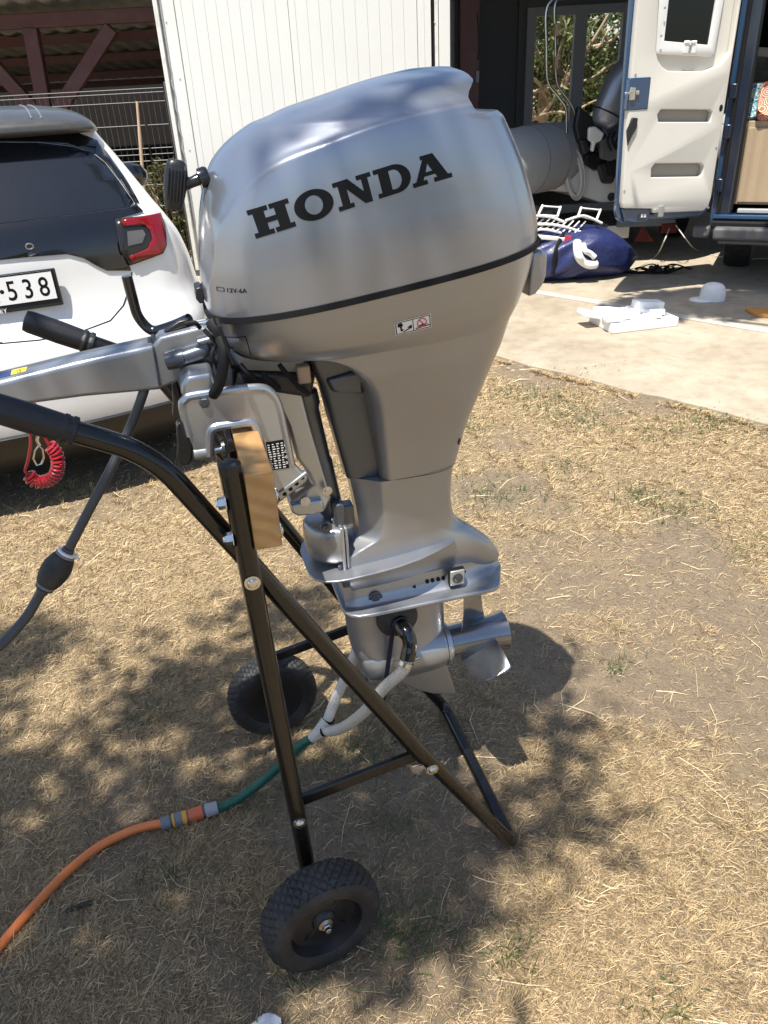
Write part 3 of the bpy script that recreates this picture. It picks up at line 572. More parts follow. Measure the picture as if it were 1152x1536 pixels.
# ================================================================== TROLLEY AND OUTBOARD (frame: X along the motor, Y away from the viewer, Z up)
SO = Vector((-.2765, 1.228, 0)); FS = frame2d(SO, (.970, .243))
ls = lambda px, py, t: on_plane(FS, px, py, t)                       # pixel -> (l,z) on the plane at depth t
def L3(px, py, t): a = ls(px, py, t); return Vector((a[0], t, a[1]))
RX = Matrix.Rotation(math.pi / 2, 4, 'X'); RY = Matrix.Rotation(math.pi / 2, 4, 'Y')
def hexbolt(name, parent, p, axis, r_=.009, h=.006, mat='steel', washer=True, dome=False):
    q = Vector(axis).to_track_quat('Z', 'Y').to_matrix().to_4x4(); Mx = Matrix.Translation(Vector(p)) @ q; b = MB()
    if washer: b.lathe([(r_ * 1.45, 0), (r_ * 1.45, .0015)], 20, Mx)
    if dome: b.lathe([(r_, .001), (r_ * .95, h * .5), (r_ * .7, h * .85), (r_ * .3, h)], 16, Mx)
    else: b.lathe([(r_, .001), (r_, h * .8), (r_ * .85, h)], 6, Mx); b.lathe([(r_ * .5, h * .9), (r_ * .5, h * 1.25)], 10, Mx)
    return b.build(name, mat, parent, ang=30)

tr = thing('motor_trolley', 'black tubular steel two wheeled trolley with timber beam carrying the outboard motor', 'trolley', FS, (.15, 0, 0))
TP = .25; TB = .218; R1, R2 = .0158, .0142
WR, WC = .118, .316; WX = .036
for s in (-1, 1):
    b = MB(); b.tube([(.0305, s * TP, .10), (.0285, s * TP, .14), (.002, s * TP, 1.040)], R1, 20); b.build('post', 'black_tube', tr)
    MB().lathe([(R1 * .9, -.03), (R1 * 1.04, 0), (R1 * 1.02, .005), (R1 * .7, .008)], 20, Matrix.Translation((.002, s * TP, 1.040))).build('post_cap', 'black_plastic', tr)
    hp = round_path([(.283, s * TB, .345), (.014, s * TB, .851), (-.100, s * TB, 1.062), (-.29, s * TB, 1.165)], .055, 10)
    MB().tube(hp, R1, 20).build('handle_tube', 'black_tube', tr)
    b = MB(); e = Vector((-.287, s * TB, 1.1634)); d = (Vector((-.29, s * TB, 1.165)) - Vector((-.100, s * TB, 1.062))).normalized()
    pts, rr = [], []
    for k, (u_, q) in enumerate(((-.110, .0175), (-.109, .0205), (-.103, .0208), (-.1015, .019), (-.098, .019), (-.0965, .0207), (-.0915, .0207), (-.090, .0190), (-.086, .0195), (-.05, .0205), (.0, .0198), (.008, .018), (.010, .006))):
        pts.append(e + d * u_); rr.append(q)
    g = MB(); n_ = 36; x_ = d.cross(Vector((0, 1, 0))).normalized(); y_ = Vector((0, 1, 0)); rs = []
    for p_, q in zip(pts, rr): rs.append([p_ + (x_ * math.cos(6.2832 * k / n_) + y_ * math.sin(6.2832 * k / n_)) * (q * (1 - (.045 if (k % 4) == 0 and q > .0193 else 0))) for k in range(n_)])
    g.rings(rs); g.build('grip', 'grip_rubber', tr, ang=50)
    MB().bar((.034, s * TB, .312), (.268, s * TB, .357), .012, .024).build('crossbar', 'black_tube', tr, bevel=.002)
    MB().tube([(WX, s * (TP - .01), WR), (WX, s * (WC + .034), WR)], .008, 12).build('axle_stub', 'steel', tr)
    # bolts
    hexbolt('bolt', tr, (.0075, s * (TP + R1), .851), (0, s, 0), .0085, .006, dome=True)
    hexbolt('bolt', tr, (.0245, s * (TP + R1), .307), (0, s, 0), .0085, .006, dome=True)
    hexbolt('bolt', tr, (.296, s * (TB + R2 + .001), .322), (0, s, 0), .0085, .006, dome=True)
    for z in (.985, .925):
        hexbolt('bolt', tr, (.0045 - R1 - (z - .985) * .03, s * TP, z), (-1, 0, 0), .0095, .012); hexbolt('bolt', tr, (.0605, s * TP, z), (1, 0, 0), .0085, .005, dome=True)
foot = round_path([(.255, -TB, .397), (.484, -TB - .008, .014), (.484, TB + .008, .014), (.255, TB, .397)], .038, 8)
MB().tube(foot, R2, 20).build('foot', 'black_tube', tr)
MB().box((.0395, 0, .9675), (.041, .53, .125)).build('beam', 'beam_wood', tr, bevel=.002)
MB().box((.013, 0, .955), (.010, .30, .13)).build('clamp_plate', 'black_tube', tr, bevel=.001)
# wheels
def wheel(s):
    wM = Matrix.Translation((WX, s * (WC + (.012 if s < 0 else 0)), WR)) @ Matrix.Rotation(math.radians(11 if s < 0 else 4), 4, 'Z') @ Matrix.Rotation(math.pi / 2 * (1 if s < 0 else -1), 4, 'X') # local +Z outward
    NA, W2 = 288, .036; b = MB(); rs = []; wM = wM @ Matrix.Diagonal((.944, .944, 1, 1))
    prof = [(.077, -.030), (.084, -.034), (.098, -.037), (.108, -.036), (.1145, -.033)] + [(.1165 + .0085 * (1 - (v / .030) ** 4) - .0015, v) for v in np.linspace(-.031, .031, 25)] + [(.1145, .033), (.108, .036), (.098, .037), (.084, .034), (.077, .030)]
    for k, (r_, h) in enumerate(prof):
        ring = []
        for a in range(NA):
            q = r_; al = 2 * math.pi * a / NA
            if 5 <= k < len(prof) - 5:
                u_ = al * .125 / .021; v_ = h / .021
                g = min(abs(((u_ + v_) % 1) - .5), abs(((u_ - v_) % 1) - .5)); q -= .0040 * max(0, min(1, (.12 - g) / .05))
            elif k in (4, len(prof) - 5): q -= .003 if (a % 12) < 3 else 0
            ring.append((q * math.cos(al), q * math.sin(al), h))
        rs.append(ring)
    b.rings(rs, cap=False); t_ = MB().add(b.v, b.f, wM)
    root = MB().lathe([(.0785, -.030), (.080, .030), (.076, .031), (.070, .012), (.052, .008), (.045, .010), (.026, .012), (.022, .020), (.014, .022), (.013, -.028), (.05, -.02), (.07, -.028), (.0785, -.030)], 48, wM, cap=False).build('wheel', 'black_plastic', tr, ang=50)
    t_.build('tyre', 'rubber', root, ang=60)
    for k in range(4):
        sp = MB(); a = math.pi / 4 + k * math.pi / 2; sp.add(*(lambda m_: (m_.v, m_.f))(MB().bar((.018 * math.cos(a), .018 * math.sin(a), .009), (.060 * math.cos(a), .060 * math.sin(a), .006), .006, .010)), wM)
        sp.build('rib', 'black_plastic', root, bevel=.0015)
    bM = wM @ Matrix.Translation((0, 0, .022)); MB().lathe([(.015, 0), (.015, .002), (.0115, .0025)], 20, bM).build('washer', 'steel', root)
    n2 = MB(); n2.lathe([(.0095, .002), (.0095, .009), (.008, .010)], 6, bM); n2.lathe([(.006, .009), (.006, .016), (.005, .017)], 12, bM); n2.build('nut', 'steel', root, ang=30)
wheel(-1); wheel(1)

# ------------------------------------------------------------------ outboard motor
mo = thing('outboard_motor', 'silver outboard motor clamped to the timber beam of the black trolley', 'outboard motor', FS, (.38, 0, .28))
NS = 400
def ring(l0, l1, b_, nf, nr, z, slope=0.0, zref=.28, nose=None):
    out = []
    for k in range(NS):
        a = 2 * math.pi * k / NS; c, s = math.cos(a), math.sin(a); nn = nr if c > 0 else nf
        lc = (l0 + l1) / 2; a_ = (l1 - l0) / 2
        l = lc + a_ * math.copysign(abs(c) ** (2 / nn), c); t = b_ * math.copysign(abs(s) ** (2 / nn), s); out.append([l, t, z + slope * (l - zref)])
    return out
# z, front, rear, half width
top = [(1.242, .012, .553, .168), (1.26, .011, .553, .1685), (1.29, .012, .548, .169), (1.32, .0165, .540, .1685), (1.35, .022, .531, .167), (1.38, .031, .521, .1655), (1.40, .040, .513, .164), (1.42, .053, .504, .162), (1.44, .077, .4945, .159), (1.452, .098, .488, .1565), (1.460, .114, .479, .1545)]
crown = [(1.4625, .1205, .414, .1538), (1.468, .14, .408, .151), (1.4785, .17, .405, .143), (1.486, .20, .409, .135), (1.4945, .236, .419, .123), (1.5015, .264, .426, .110), (1.509, .298, .424, .090), (1.515, .332, .418, .066), (1.5195, .365, .412, .036), (1.5206, .39, .40, .012)]
def dense(tab, per): 
    A = np.array(tab); u_ = np.arange(len(A)); uu = np.linspace(0, len(A) - 1, (len(A) - 1) * per + 1); return np.stack([pchip(uu, u_, A[:, j]) for j in range(A.shape[1])], 1)
c2x, c2z = zip((.0, 1.22), (.03, 1.292), (.036, 1.321), (.059, 1.359), (.094, 1.399), (.143, 1.425), (.19, 1.438), (.265, 1.457), (.34, 1.470), (.42, 1.478), (.6, 1.49))
c1x, c1z = zip((.0, 1.30), (.022, 1.348), (.029, 1.374), (.053, 1.414), (.087, 1.435), (.144, 1.456), (.2, 1.469), (.277, 1.489), (.354, 1.508), (.42, 1.516), (.6, 1.53))
def shape_cowl(rs):
    P_ = np.array(rs); l, t, z = P_[..., 0], P_[..., 1], P_[..., 2]
    z2 = pchip(l, c2x, c2z); z1 = pchip(l, c1x, c1z); d2 = z - z2; d1 = z - z1
    sp = lambda d, k: np.where(d > 6 * k, d, k * np.log1p(np.exp(np.clip(d / k, -30, 30))))          # soft ramp
    pull = .006 / (1 + np.exp(-np.clip((d2 + .002) / .0016, -30, 30))) + .55 * sp(d2, .0013) + .6 * sp(d1, .0012)
    side = np.clip(np.abs(t) / .05, 0, 1)
    P_[..., 1] = np.sign(t) * np.maximum(np.abs(t) - pull * side, np.abs(t) * .25)
    return P_
rsT = []
D = dense(top, 13); ztop = 1.5
for z, l0, l1, b_ in D: rsT.append(ring(l0, l1, b_, 2.9, 2.9, z, .125 * max(0, (1.46 - z) / .218)))
D = dense(crown, 6)
for z, l0, l1, b_ in D: rsT.append([[min(p[0], l1 + .006 * (1 - (p[1] / .14) ** 2)), p[1], p[2]] for p in ring(l0, .479 - .25 * max(0, z - 1.4605), b_, 2.9, 2.9, z)])
cw = MB(); cw.rings(shape_cowl(rsT).tolist())
cover = cw.build('engine_cover', 'silver_paint', mo, ang=38)
# gasket band at the seam
g = MB(); gr = []
for z, k in ((1.2425, 1.0), (1.2425, 1.012), (1.233, 1.012), (1.233, .99)): gr.append(ring(.28 + (.012 - .28) * k, .28 + (.553 - .28) * k, .168 * k, 2.9, 2.9, z, .125))
g.rings(gr, cap=False); g.build('gasket', 'seal_black', mo)
# lower case
low = [(1.2335, .012, .553, .168, 2.9, 2.9, .125), (1.20, .014, .549, .164, 2.9, 2.9, .10), (1.170, .022, .536, .157, 3, 2.8, .07), (1.150, .032, .528, .151, 3.2, 2.7, .04), (1.142, .040, .524, .148, 3.4, 2.7, .015), (1.138, .062, .522, .146, 3.6, 2.6, .005), (1.136, .10, .521, .144, 3.8, 2.6, 0), (1.133, .15, .519, .141, 4, 2.6, 0), (1.122, .192, .514, .134, 4, 2.5, 0), (1.103, .222, .507, .124, 4.2, 2.5, 0),
       (1.075, .241, .495, .111, 4.5, 2.4, 0), (1.03, .254, .477, .095, 5, 2.4, 0), (.99, .260, .461, .083, 5, 2.4, 0), (.95, .2645, .446, .073, 5, 2.4, 0), (.91, .2685, .434, .065, 5, 2.4, 0), (.8765, .2705, .427, .059, 5, 2.4, 0)]
def case_ring(z, l0, l1, b_, nf, nr, slope, lv):      # smooth flanks; the front is cut back along l0 with a rounded corner
    lc_, a_ = (lv + l1) / 2, (l1 - lv) / 2; B = lambda l: b_ * max(0.0, 1 - abs((l - lc_) / a_) ** 2.7) ** (1 / 2.7)
    rc_ = .010 + .012 * max(0, min(1, (1.14 - z) / .1)); rc_ = min(rc_, B(l0 + rc_) * .6); T0 = B(l0 + rc_); pts = []
    for k in range(12): pts.append((l0, T0 - rc_ if k == 11 else (T0 - rc_) * k / 11))
    for k in range(1, 9): q = math.pi / 2 * k / 8; pts.append((l0 + rc_ * (1 - math.cos(q)), T0 - rc_ + rc_ * math.sin(q)))
    q0 = math.acos(max(-1, min(1, (l0 + rc_ - lc_) / a_)))
    th0 = math.acos(max(-1., min(1., math.copysign(abs((l0 + rc_ - lc_) / a_) ** (2.7 / 2), l0 + rc_ - lc_))))
    for k in range(1, 72):
        th = th0 * (1 - k / 71); l = lc_ + a_ * math.copysign(abs(math.cos(th)) ** (2 / 2.7), math.cos(th)); pts.append((l, B(l) if k < 71 else 0.0))
    R_ = pts + [(l, -t) for l, t in reversed(pts[1:-1])]; return [(l, t, z + slope * (l - .28)) for l, t in R_]
lvz = ([.85, .8765, .95, 1.03, 1.075, 1.12, 1.15, 1.20, 1.2335], [.215, .212, .19, .15, .115, .075, .045, .016, .012])
bz = ([.8765, .95, 1.03, 1.10, 1.16, 1.20, 1.2335], [.059, .073, .096, .121, .146, .160, .168]); l1z = ([.8765, .95, 1.03, 1.10, 1.15, 1.20, 1.2335], [.427, .446, .477, .506, .527, .546, .553]); slz = ([.8765, 1.0, 1.07, 1.15, 1.2335], [0, 0, .012, .055, .125])
D = dense(low, 6); lc = MB(); pz_ = lambda z, tb: float(pchip(np.array(z), *tb))
lc.rings([case_ring(r_[0] + .009 * max(0, 1 - abs(r_[0] - 1.13) / .03), r_[1], pz_(r_[0], l1z), pz_(r_[0], bz), 0, 0, pz_(r_[0], slz), pz_(r_[0], lvz)) for r_ in D])
lower = lc.build('lower_case', 'silver_case', mo, ang=40)
# recessed leg front, its shade put into a darker silver, then the extension case below the joint
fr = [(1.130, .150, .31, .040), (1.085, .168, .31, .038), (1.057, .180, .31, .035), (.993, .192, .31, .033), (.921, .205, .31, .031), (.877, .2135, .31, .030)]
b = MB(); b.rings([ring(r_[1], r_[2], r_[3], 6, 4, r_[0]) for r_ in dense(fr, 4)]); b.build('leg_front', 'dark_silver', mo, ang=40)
b = MB(); b.rings([[(.187, -.042, 1.075), (.196, -.042, 1.05), (.25, -.048, 1.04), (.25, -.048, 1.085)], [(.187, .042, 1.075), (.196, .042, 1.05), (.25, .048, 1.04), (.25, .048, 1.085)]]); b.build('leg_rib', 'dark_silver', mo, bevel=.006)
def ext_ring(l0, lc_, l1, w0, b_, z):                 # nose facet, crease, tapered tail
    pts = [(l0 + .004, w0 * .75), (l0 + .012, w0)] + [(lc_ - .004, b_ - .002), (lc_ + .003, b_)]
    for k in range(1, 13):
        a = math.pi / 2 * k / 12.5; pts.append((lc_ + (l1 - lc_) * math.sin(a) ** 1.15, b_ * math.cos(a) ** .85))
    return [(p[0], -p[1], z) for p in pts] + [(p[0], p[1], z) for p in reversed(pts)]
ext = [(.8755, .2145, .271, .427, .024, .0575), (.84, .220, .2725, .422, .024, .054), (.80, .2245, .273, .4195, .024, .0515), (.775, .226, .271, .421, .024, .0505), (.755, .222, .262, .426, .026, .051), (.742, .205, .235, .434, .032, .0525), (.733, .192, .215, .443, .038, .054), (.722, .186, .200, .457, .044, .0555), (.70, .185, .199, .481, .045, .0565), (.675, .187, .201, .506, .043, .053), (.65, .190, .204, .521, .040, .046), (.632, .191, .206, .527, .036, .040), (.605, .191, .206, .50, .034, .037)]
D = dense(ext, 5); exm = MB(); exm.rings([ext_ring(*r_[1:], r_[0]) for r_ in D]); exc = exm.build('extension_case', 'silver_case', mo, ang=28)
b = MB(); b.rings([ring(.268, .4275, .0593, 5, 2.4, .8766), ring(.2685, .427, .0588, 5, 2.4, .8752)], cap=False); b.build('joint_line', 'seal_black', mo)
# lower rubber mount housing at the front, with its flange
b = MB(); hs = []
for z, k in ((.728, .80), (.731, .9), (.740, .97), (.76, 1.0), (.783, 1.0), (.796, .97), (.802, .9), (.804, .8)): hs.append([(.186 - .060 * k * math.cos(a), .060 * k * math.sin(a), z) for a in np.linspace(-math.pi / 2, math.pi / 2, 24)] + [(.186, .06 * k, z), (.186, -.06 * k, z)])
hs = [[(p[0], p[1], p[2] - .012) for p in r_] for r_ in hs]
b.rings(hs); b.build('mount_housing', 'silver_case', mo, ang=45)
MB().box((.1885, 0, .752), (.007, .126, .092)).build('mount_flange', 'bracket_silver', mo, bevel=.002)
MB().box((.1965, 0, .752), (.006, .120, .088)).build('mount_flange', 'silver_case', mo, bevel=.002)
for t, z in ((-.055, .712), (-.03, .80)): hexbolt('bolt', mo, (.184, t, z), (-1, 0, 0), .006, .006, 'dark_silver', False)
# splash plate
def plate(pts, z0, z1, name, bev, mat='silver_case', lift=None):
    ring_ = [(l, -t) for l, t in pts] + [(l, t) for l, t in reversed(pts)]
    b = MB(); n_ = len(ring_); f = lift or (lambda l: 0)
    b.v = [Vector((l, t, z0 + f(l))) for l, t in ring_] + [Vector((l, t, z1 + f(l))) for l, t in ring_]
    b.f = [tuple(reversed(range(n_))), tuple(range(n_, 2 * n_))] + [(i, (i + 1) % n_, (i + 1) % n_ + n_, i + n_) for i in range(n_)]
    return b.build(name, mat, mo, bevel=bev, seg=3, ang=40)
sp_pts = [(.120, .015), (.121, .045), (.128, .068), (.143, .083), (.165, .091), (.19, .0935), (.24, .0925), (.29, .0885), (.33, .080), (.37, .066), (.40, .052), (.415, .044)]
plate(sp_pts, .6995, .7045, 'splash_plate', .002, lift=lambda l: .05 * (l - .12) ** 1.2)
# anti-ventilation plate with a rounded shoulder
av = [(.178, .03), (.178, .05), (.182, .064), (.190, .076), (.204, .084), (.225, .0865), (.46, .0855), (.485, .083), (.497, .076), (.508, .055), (.520, .028), (.529, .008)]
avp = plate(av, .603, .612, 'cavitation_plate', .003)
b = MB(); sh = []
for l in np.linspace(.186, .524, 40):
    wtop = float(np.interp(l, [.186, .21, .40, .45, .49, .524], [.038, .044, .040, .030, .016, .004])); wbot = float(np.interp(l, [.186, .21, .45, .495, .524], [.05, .064, .062, .05, .012])); ztp = .652 - .02 * max(0, (l - .42) / .1)
    arc = [(wtop + (wbot - wtop) * (1 - math.cos(q * math.pi / 2)), ztp - (ztp - .611) * math.sin(q * math.pi / 2)) for q in np.linspace(0, 1, 9)]
    sh.append([(l, -a_, z) for a_, z in arc] + [(l, a_, z) for a_, z in reversed(arc)])
b.rings(sh); b.build('plate_shoulder', 'silver_case', mo, ang=45)
# anode, holes, drain screw on the near side
an = MB(); an.box((.412, -.0585, .640), (.030, .012, .034)); ano = an.build('anode', 'zinc', mo, bevel=.002)
MB().box((.412, -.0560, .640), (.0325, .0115, .0365)).build('anode_seat', 'seal_black', ano, bevel=.002)
hexbolt('bolt', ano, (.412, -.0645, .640), (0, -1, 0), .0075, .003, 'dark_silver', True)
shc = caster(b, lambda u_, v_: (u_, -.3, v_), (0, 1, 0))
for l in (.355, .366, .378, .389, .437): conform(poly_bm([(ell(l, .632, .0042 if l < .4 else .003, .0045 if l < .4 else .003, 14), [])]), shc, 0, .0012, 'water_hole', 'decal_black', mo)
conform(poly_bm([([(.322, .627), (.330, .631), (.330, .623)], [])]), shc, 0, .001, 'arrow_mark', 'decal_black', mo)
hexbolt('drain_screw', mo, shc(.246, .622)[0], (0, -1, 0), .0095, .004, 'dark_silver', True)
# gear housing: strut, torpedo, skeg
st_ = [(.606, .190, .403, .034), (.56, .191, .403, .033), (.51, .194, .404, .035), (.48, .198, .404, .041), (.455, .204, .402, .0485), (.43, .213, .398, .052), (.405, .227, .392, .047), (.388, .245, .385, .032), (.380, .262, .375, .015)]
b = MB(); b.rings([ring(r_[1], r_[2], r_[3], 2.2, 2.0, r_[0]) for r_ in dense(st_, 5)]); b.build('gear_strut', 'silver_case', mo, ang=60)
AX = .432
pr = [(.004, .211), (.022, .213), (.035, .219), (.044, .232), (.050, .255), (.053, .285), (.0535, .33), (.0515, .37), (.048, .394), (.046, .395)]
b = MB(); b.rings([[(l, r_ * math.sin(a), AX + r_ * 1.04 * math.cos(a)) for a in np.linspace(0, 2 * math.pi, 48, endpoint=False)] for r_, l in pr]); tor = b; b.build('gear_housing', 'silver_case', mo, ang=50)
b = MB()
for r_, l0, l1 in ((.0475, .394, .399), (.0495, .3995, .407), (.045, .407, .412)): b.rings([[(l, r_ * math.sin(a), AX + r_ * math.cos(a)) for a in np.linspace(0, 2 * math.pi, 40, endpoint=False)] for l in (l0, l1)])
b.build('bearing_carrier', 'bracket_silver', mo, bevel=.001)
sk = [(.232, .405), (.262, .382), (.300, .352), (.340, .318), (.375, .297), (.426, .284), (.4285, .288), (.418, .330), (.408, .372), (.404, .395), (.385, .40)]
b = MB(); b.prism(sk, -.0055, .0055); b.build('skeg', 'silver_case', mo, bevel=.0035, seg=3)
hexbolt('drain_screw', mo, (.300, -.037, .398), (0, -1, -.5), .007, .003, 'steel', False)
# propeller
b = MB(); b.rings([[(l, r_ * math.sin(a), AX + r_ * math.cos(a)) for a in np.linspace(0, 2 * math.pi, 40, endpoint=False)] for r_, l in ((.028, .414), (.037, .415), (.038, .44), (.0385, .50), (.040, .525), (.044, .541), (.0445, .543), (.041, .543), (.037, .528), (.034, .50), (.02, .49))])
pr_ = b.build('propeller', 'prop_grey', mo, ang=50)
for k in range(3):
    phi = math.radians(9 + 120 * k); b = MB(); rs = []
    for i, r_ in enumerate(np.linspace(.034, .119, 22)):
        f = (r_ - .034) / .085; half = .62 * math.sin(math.pi * (.20 + .62 * f)) ** .8 * (1 - .45 * f ** 4) * .060 / r_ * .90
        if i == 21: half *= .45
        sw = .20 * f ** 1.5; sec = []
        for j, q in enumerate(np.linspace(-1, 1, 11)):
            a = phi + sw + q * half; sec.append((a, .472 + .036 * q * (1 - .30 * f ** 2) * (1 if i < 21 else .5) + .014 * f ** 2 - .010 * (1 - q * q) * f, r_))
        th = .0030 * (1 - .75 * f)
        up_ = [(l + th * math.cos(q * 1.4), r__ * math.sin(a), AX + r__ * math.cos(a)) for (a, l, r__), q in zip(sec, np.linspace(-1, 1, 11))]
        dn_ = [(l - th * math.cos(q * 1.4), r__ * math.sin(a), AX + r__ * math.cos(a)) for (a, l, r__), q in zip(sec, np.linspace(-1, 1, 11))]
        rs.append(up_ + dn_[::-1])
    b.rings(rs); b.build('blade', 'blade_grey', pr_, ang=85)
# lettering
cwc = caster(cw, lambda u_, v_: (u_, -.4, v_), (0, 1, 0)); lcc = caster(lc, lambda u_, v_: (u_, -.4, v_), (0, 1, 0))
LH = [(0, 0), (.60, 0), (.60, .17), (.47, .17), (.47, .41), (.78, .41), (.78, .17), (.65, .17), (.65, 0), (1.25, 0), (1.25, .17), (1.12, .17), (1.12, .83), (1.25, .83), (1.25, 1), (.65, 1), (.65, .83), (.78, .83), (.78, .59), (.47, .59), (.47, .83), (.60, .83), (.60, 1), (0, 1), (0, .83), (.13, .83), (.13, .17), (0, .17)]
LN = [(0, 0), (.5, 0), (.5, .16), (.39, .16), (.39, .66), (.84, 0), (1.08, 0), (1.08, .84), (1.2, .84), (1.2, 1), (.74, 1), (.74, .84), (.88, .84), (.88, .42), (.48, 1), (0, 1), (0, .84), (.14, .84), (.14, .16), (0, .16)]
LD = [(0, 0), (.62, 0)] + ell(.62, .5, .5, .5, 18, -math.pi / 2 + .1, math.pi / 2) + [(.62, 1), (0, 1), (0, .84), (.14, .84), (.14, .16), (0, .16)]
LDh = [(.47, .17), (.58, .16)] + ell(.58, .5, .25, .34, 14, -math.pi / 2 + .1, math.pi / 2) + [(.58, .83), (.47, .83)]
LA = [(0, 0), (.48, 0), (.48, .16), (.36, .16), (.41, .28), (.77, .28), (.82, .16), (.70, .16), (.70, 0), (1.3, 0), (1.3, .16), (1.18, .16), (.82, 1), (.40, 1), (.40, .86), (.46, .86), (.12, .16), (0, .16)]
LAh = [(.48, .42), (.70, .42), (.59, .70)]
gl = []; X = 0
for o_, hs_, wd in ((LH, [], 1.25), (ell(.6, .5, .6, .53, 44), [ell(.6, .5, .27, .33, 36)], 1.2), (LN, [], 1.2), (LD, [LDh], 1.12), (LA, [LAh], 1.3)):
    gl.append(([(p[0] + X, p[1]) for p in o_], [[(p[0] + X, p[1]) for p in h_] for h_ in hs_])); X += wd + (.08 if wd != 1.12 else .0)
p0, p1 = Vector((.0895, 1.3235)), Vector((.3685, 1.3835)); ax = (p1 - p0).normalized(); ay = Vector((-ax.y, ax.x)) * .0365; kx = (p1 - p0).length / (X - .08)
mp = lambda p: tuple(p0 + ax * (p[0] * kx) + ay * (p[1] + .10 * (1 - (2 * p[0] / X - 1) ** 2)) + Vector((.10, 0)) * 0)
for o_, hs_ in gl: conform(poly_bm([([mp(p) for p in o_], [[mp(p) for p in h_] for h_ in hs_])]), cwc, .006, .0006, 'letter', 'decal_black', cover)
conform(text_bm('12V-6A', .0085, .041, 1.2495, .03, 1.05, bold=.0001), cwc, .004, .0006, 'lettering', 'decal_black', cover)
bt = [([(.029, 1.2495), (.039, 1.2497), (.039, 1.2555), (.029, 1.2553)], [[(.0298, 1.2503), (.0382, 1.2505), (.0382, 1.2547), (.0298, 1.2545)]])]
conform(poly_bm(bt), cwc, .004, .0006, 'battery_icon', 'decal_black', cover)
# warning sticker on the lower case
wl = [ls(592, 485, -.160), ls(596, 505.5, -.158), ls(650, 493, -.158), ls(647, 470.5, -.160)]
def bil(u_, v_): a = Vector(wl[1]).lerp(Vector(wl[2]), u_); c = Vector(wl[0]).lerp(Vector(wl[3]), u_); return tuple(a.lerp(c, v_))
def bp_(pts): return [bil(*p) for p in pts]
sk_ = conform(poly_bm([(bp_([(0, 0), (1, 0), (1, 1), (0, 1)]), [])]), lcc, .006, .0006, 'warning_sticker', 'decal_white', lower)
fr_ = [(bp_([(.02, .05), (.98, .05), (.98, .95), (.02, .95)]), [bp_([(.045, .1), (.955, .1), (.955, .9), (.045, .9)])]), (bp_([(.49, .1), (.51, .1), (.51, .9), (.49, .9)]), []),
       (bp_([(.09, .85), (.19, .88), (.23, .66), (.19, .56), (.185, .40), (.23, .36), (.2, .22), (.15, .24), (.14, .55), (.07, .62)]), []), (bp_([(.2, .18), (.45, .42), (.47, .34), (.22, .13)]), []), (bp_([(.33, .42), (.45, .58), (.47, .45), (.40, .36)]), []),
       (bp_([(.56, .15), (.94, .22), (.94, .30), (.56, .22)]), []), (bp_([(.58, .3), (.75, .42), (.9, .38), (.75, .30)]), [])]
conform(poly_bm(fr_), lcc, .006, .0010, 'pictogram', 'decal_black', sk_)
conform(poly_bm([(bp_(ell(.74, .53, .135, .33, 26)), [bp_(ell(.74, .53, .11, .26, 26))]), (bp_([(.66, .74), (.68, .79), (.83, .33), (.81, .27)]), [])]), lcc, .006, .0013, 'prohibition_sign', 'decal_red', sk_)
# small access cover and its shut line, drain hole, crease ridge, latch
cv = [ls(341, 526, -.150), ls(373, 515.5, -.152), ls(384, 552, -.148), ls(352, 548, -.146)]
conform(poly_bm([(cv, [])]), lcc, .008, .0010, 'access_cover', 'silver_case', lower); gp = [Vector(p) for p in cv]; cc_ = sum(gp, Vector((0, 0))) / 4
conform(poly_bm([([tuple(cc_ + (p - cc_) * 1.06) for p in gp], [])]), lcc, .008, .0004, 'cover_gap', 'seal_black', lower)
conform(poly_bm([(ell(.4215, .926, .0035, .0075, 14), [])]), lcc, 0, .0008, 'drain_hole', 'decal_black', lower)
lt = [(.552, 1.246), (.575, 1.246), (.580, 1.238), (.580, 1.206), (.574, 1.19), (.562, 1.176), (.548, 1.172)]
MB().prism(lt, -.045, .045).build('latch_lever', 'silver_case', mo, bevel=.005, seg=3)
MB().tube([(.556, -.05, 1.262), (.556, .05, 1.262)], .009, 14).build('latch_hinge', 'seal_black', mo)
# recoil starter grip on the front
gM = Matrix.Translation((.0, -.02, 1.388)) @ Matrix.Rotation(math.radians(14), 4, 'Y')
b = MB(); rs = []
for z, wv, dv in ((-.034, .010, .012), (-.033, .012, .0135), (-.024, .014, .0145), (-.005, .0165, .016), (.015, .0165, .016), (.026, .0145, .0145), (.031, .012, .013), (.033, .009, .011)):
    rs.append([tuple(gM @ Vector((-.004 + wv * math.copysign(abs(math.cos(a)) ** .7, math.cos(a)), dv * math.copysign(abs(math.sin(a)) ** .6, math.sin(a)), z))) for a in np.linspace(0, 2 * math.pi, 28, endpoint=False)])
b.rings(rs); sg = b.build('starter_grip', 'black_plastic', mo, ang=45)
for k in range(6): b = MB(); b.bar(gM @ Vector((-.0145 + .0045 * k, -.0172, -.022)), gM @ Vector((-.0145 + .0045 * k, -.0172, .022)), .0018, .0022, (0, 1, 0)); b.build('rib', 'black_plastic', sg, bevel=.0005)
b = MB(); b.tube([(.004, -.02, 1.388), (.02, -.02, 1.390), (.033, -.02, 1.394)], [.011, .0075, .0085], 14); b.lathe([(.0085, 0), (.014, .002), (.0145, .012), (.012, .016)], 18, Matrix.Translation((.030, -.02, 1.3935)) @ Matrix.Rotation(math.radians(78), 4, 'Y')); b.build('starter_neck', 'gloss_black', sg)
MB().prism([(.000, 1.242), (-.001, 1.226), (.004, 1.218), (.010, 1.220), (.014, 1.236), (.008, 1.244)], -.03, .015).build('front_latch', 'black_plastic', mo, bevel=.002)
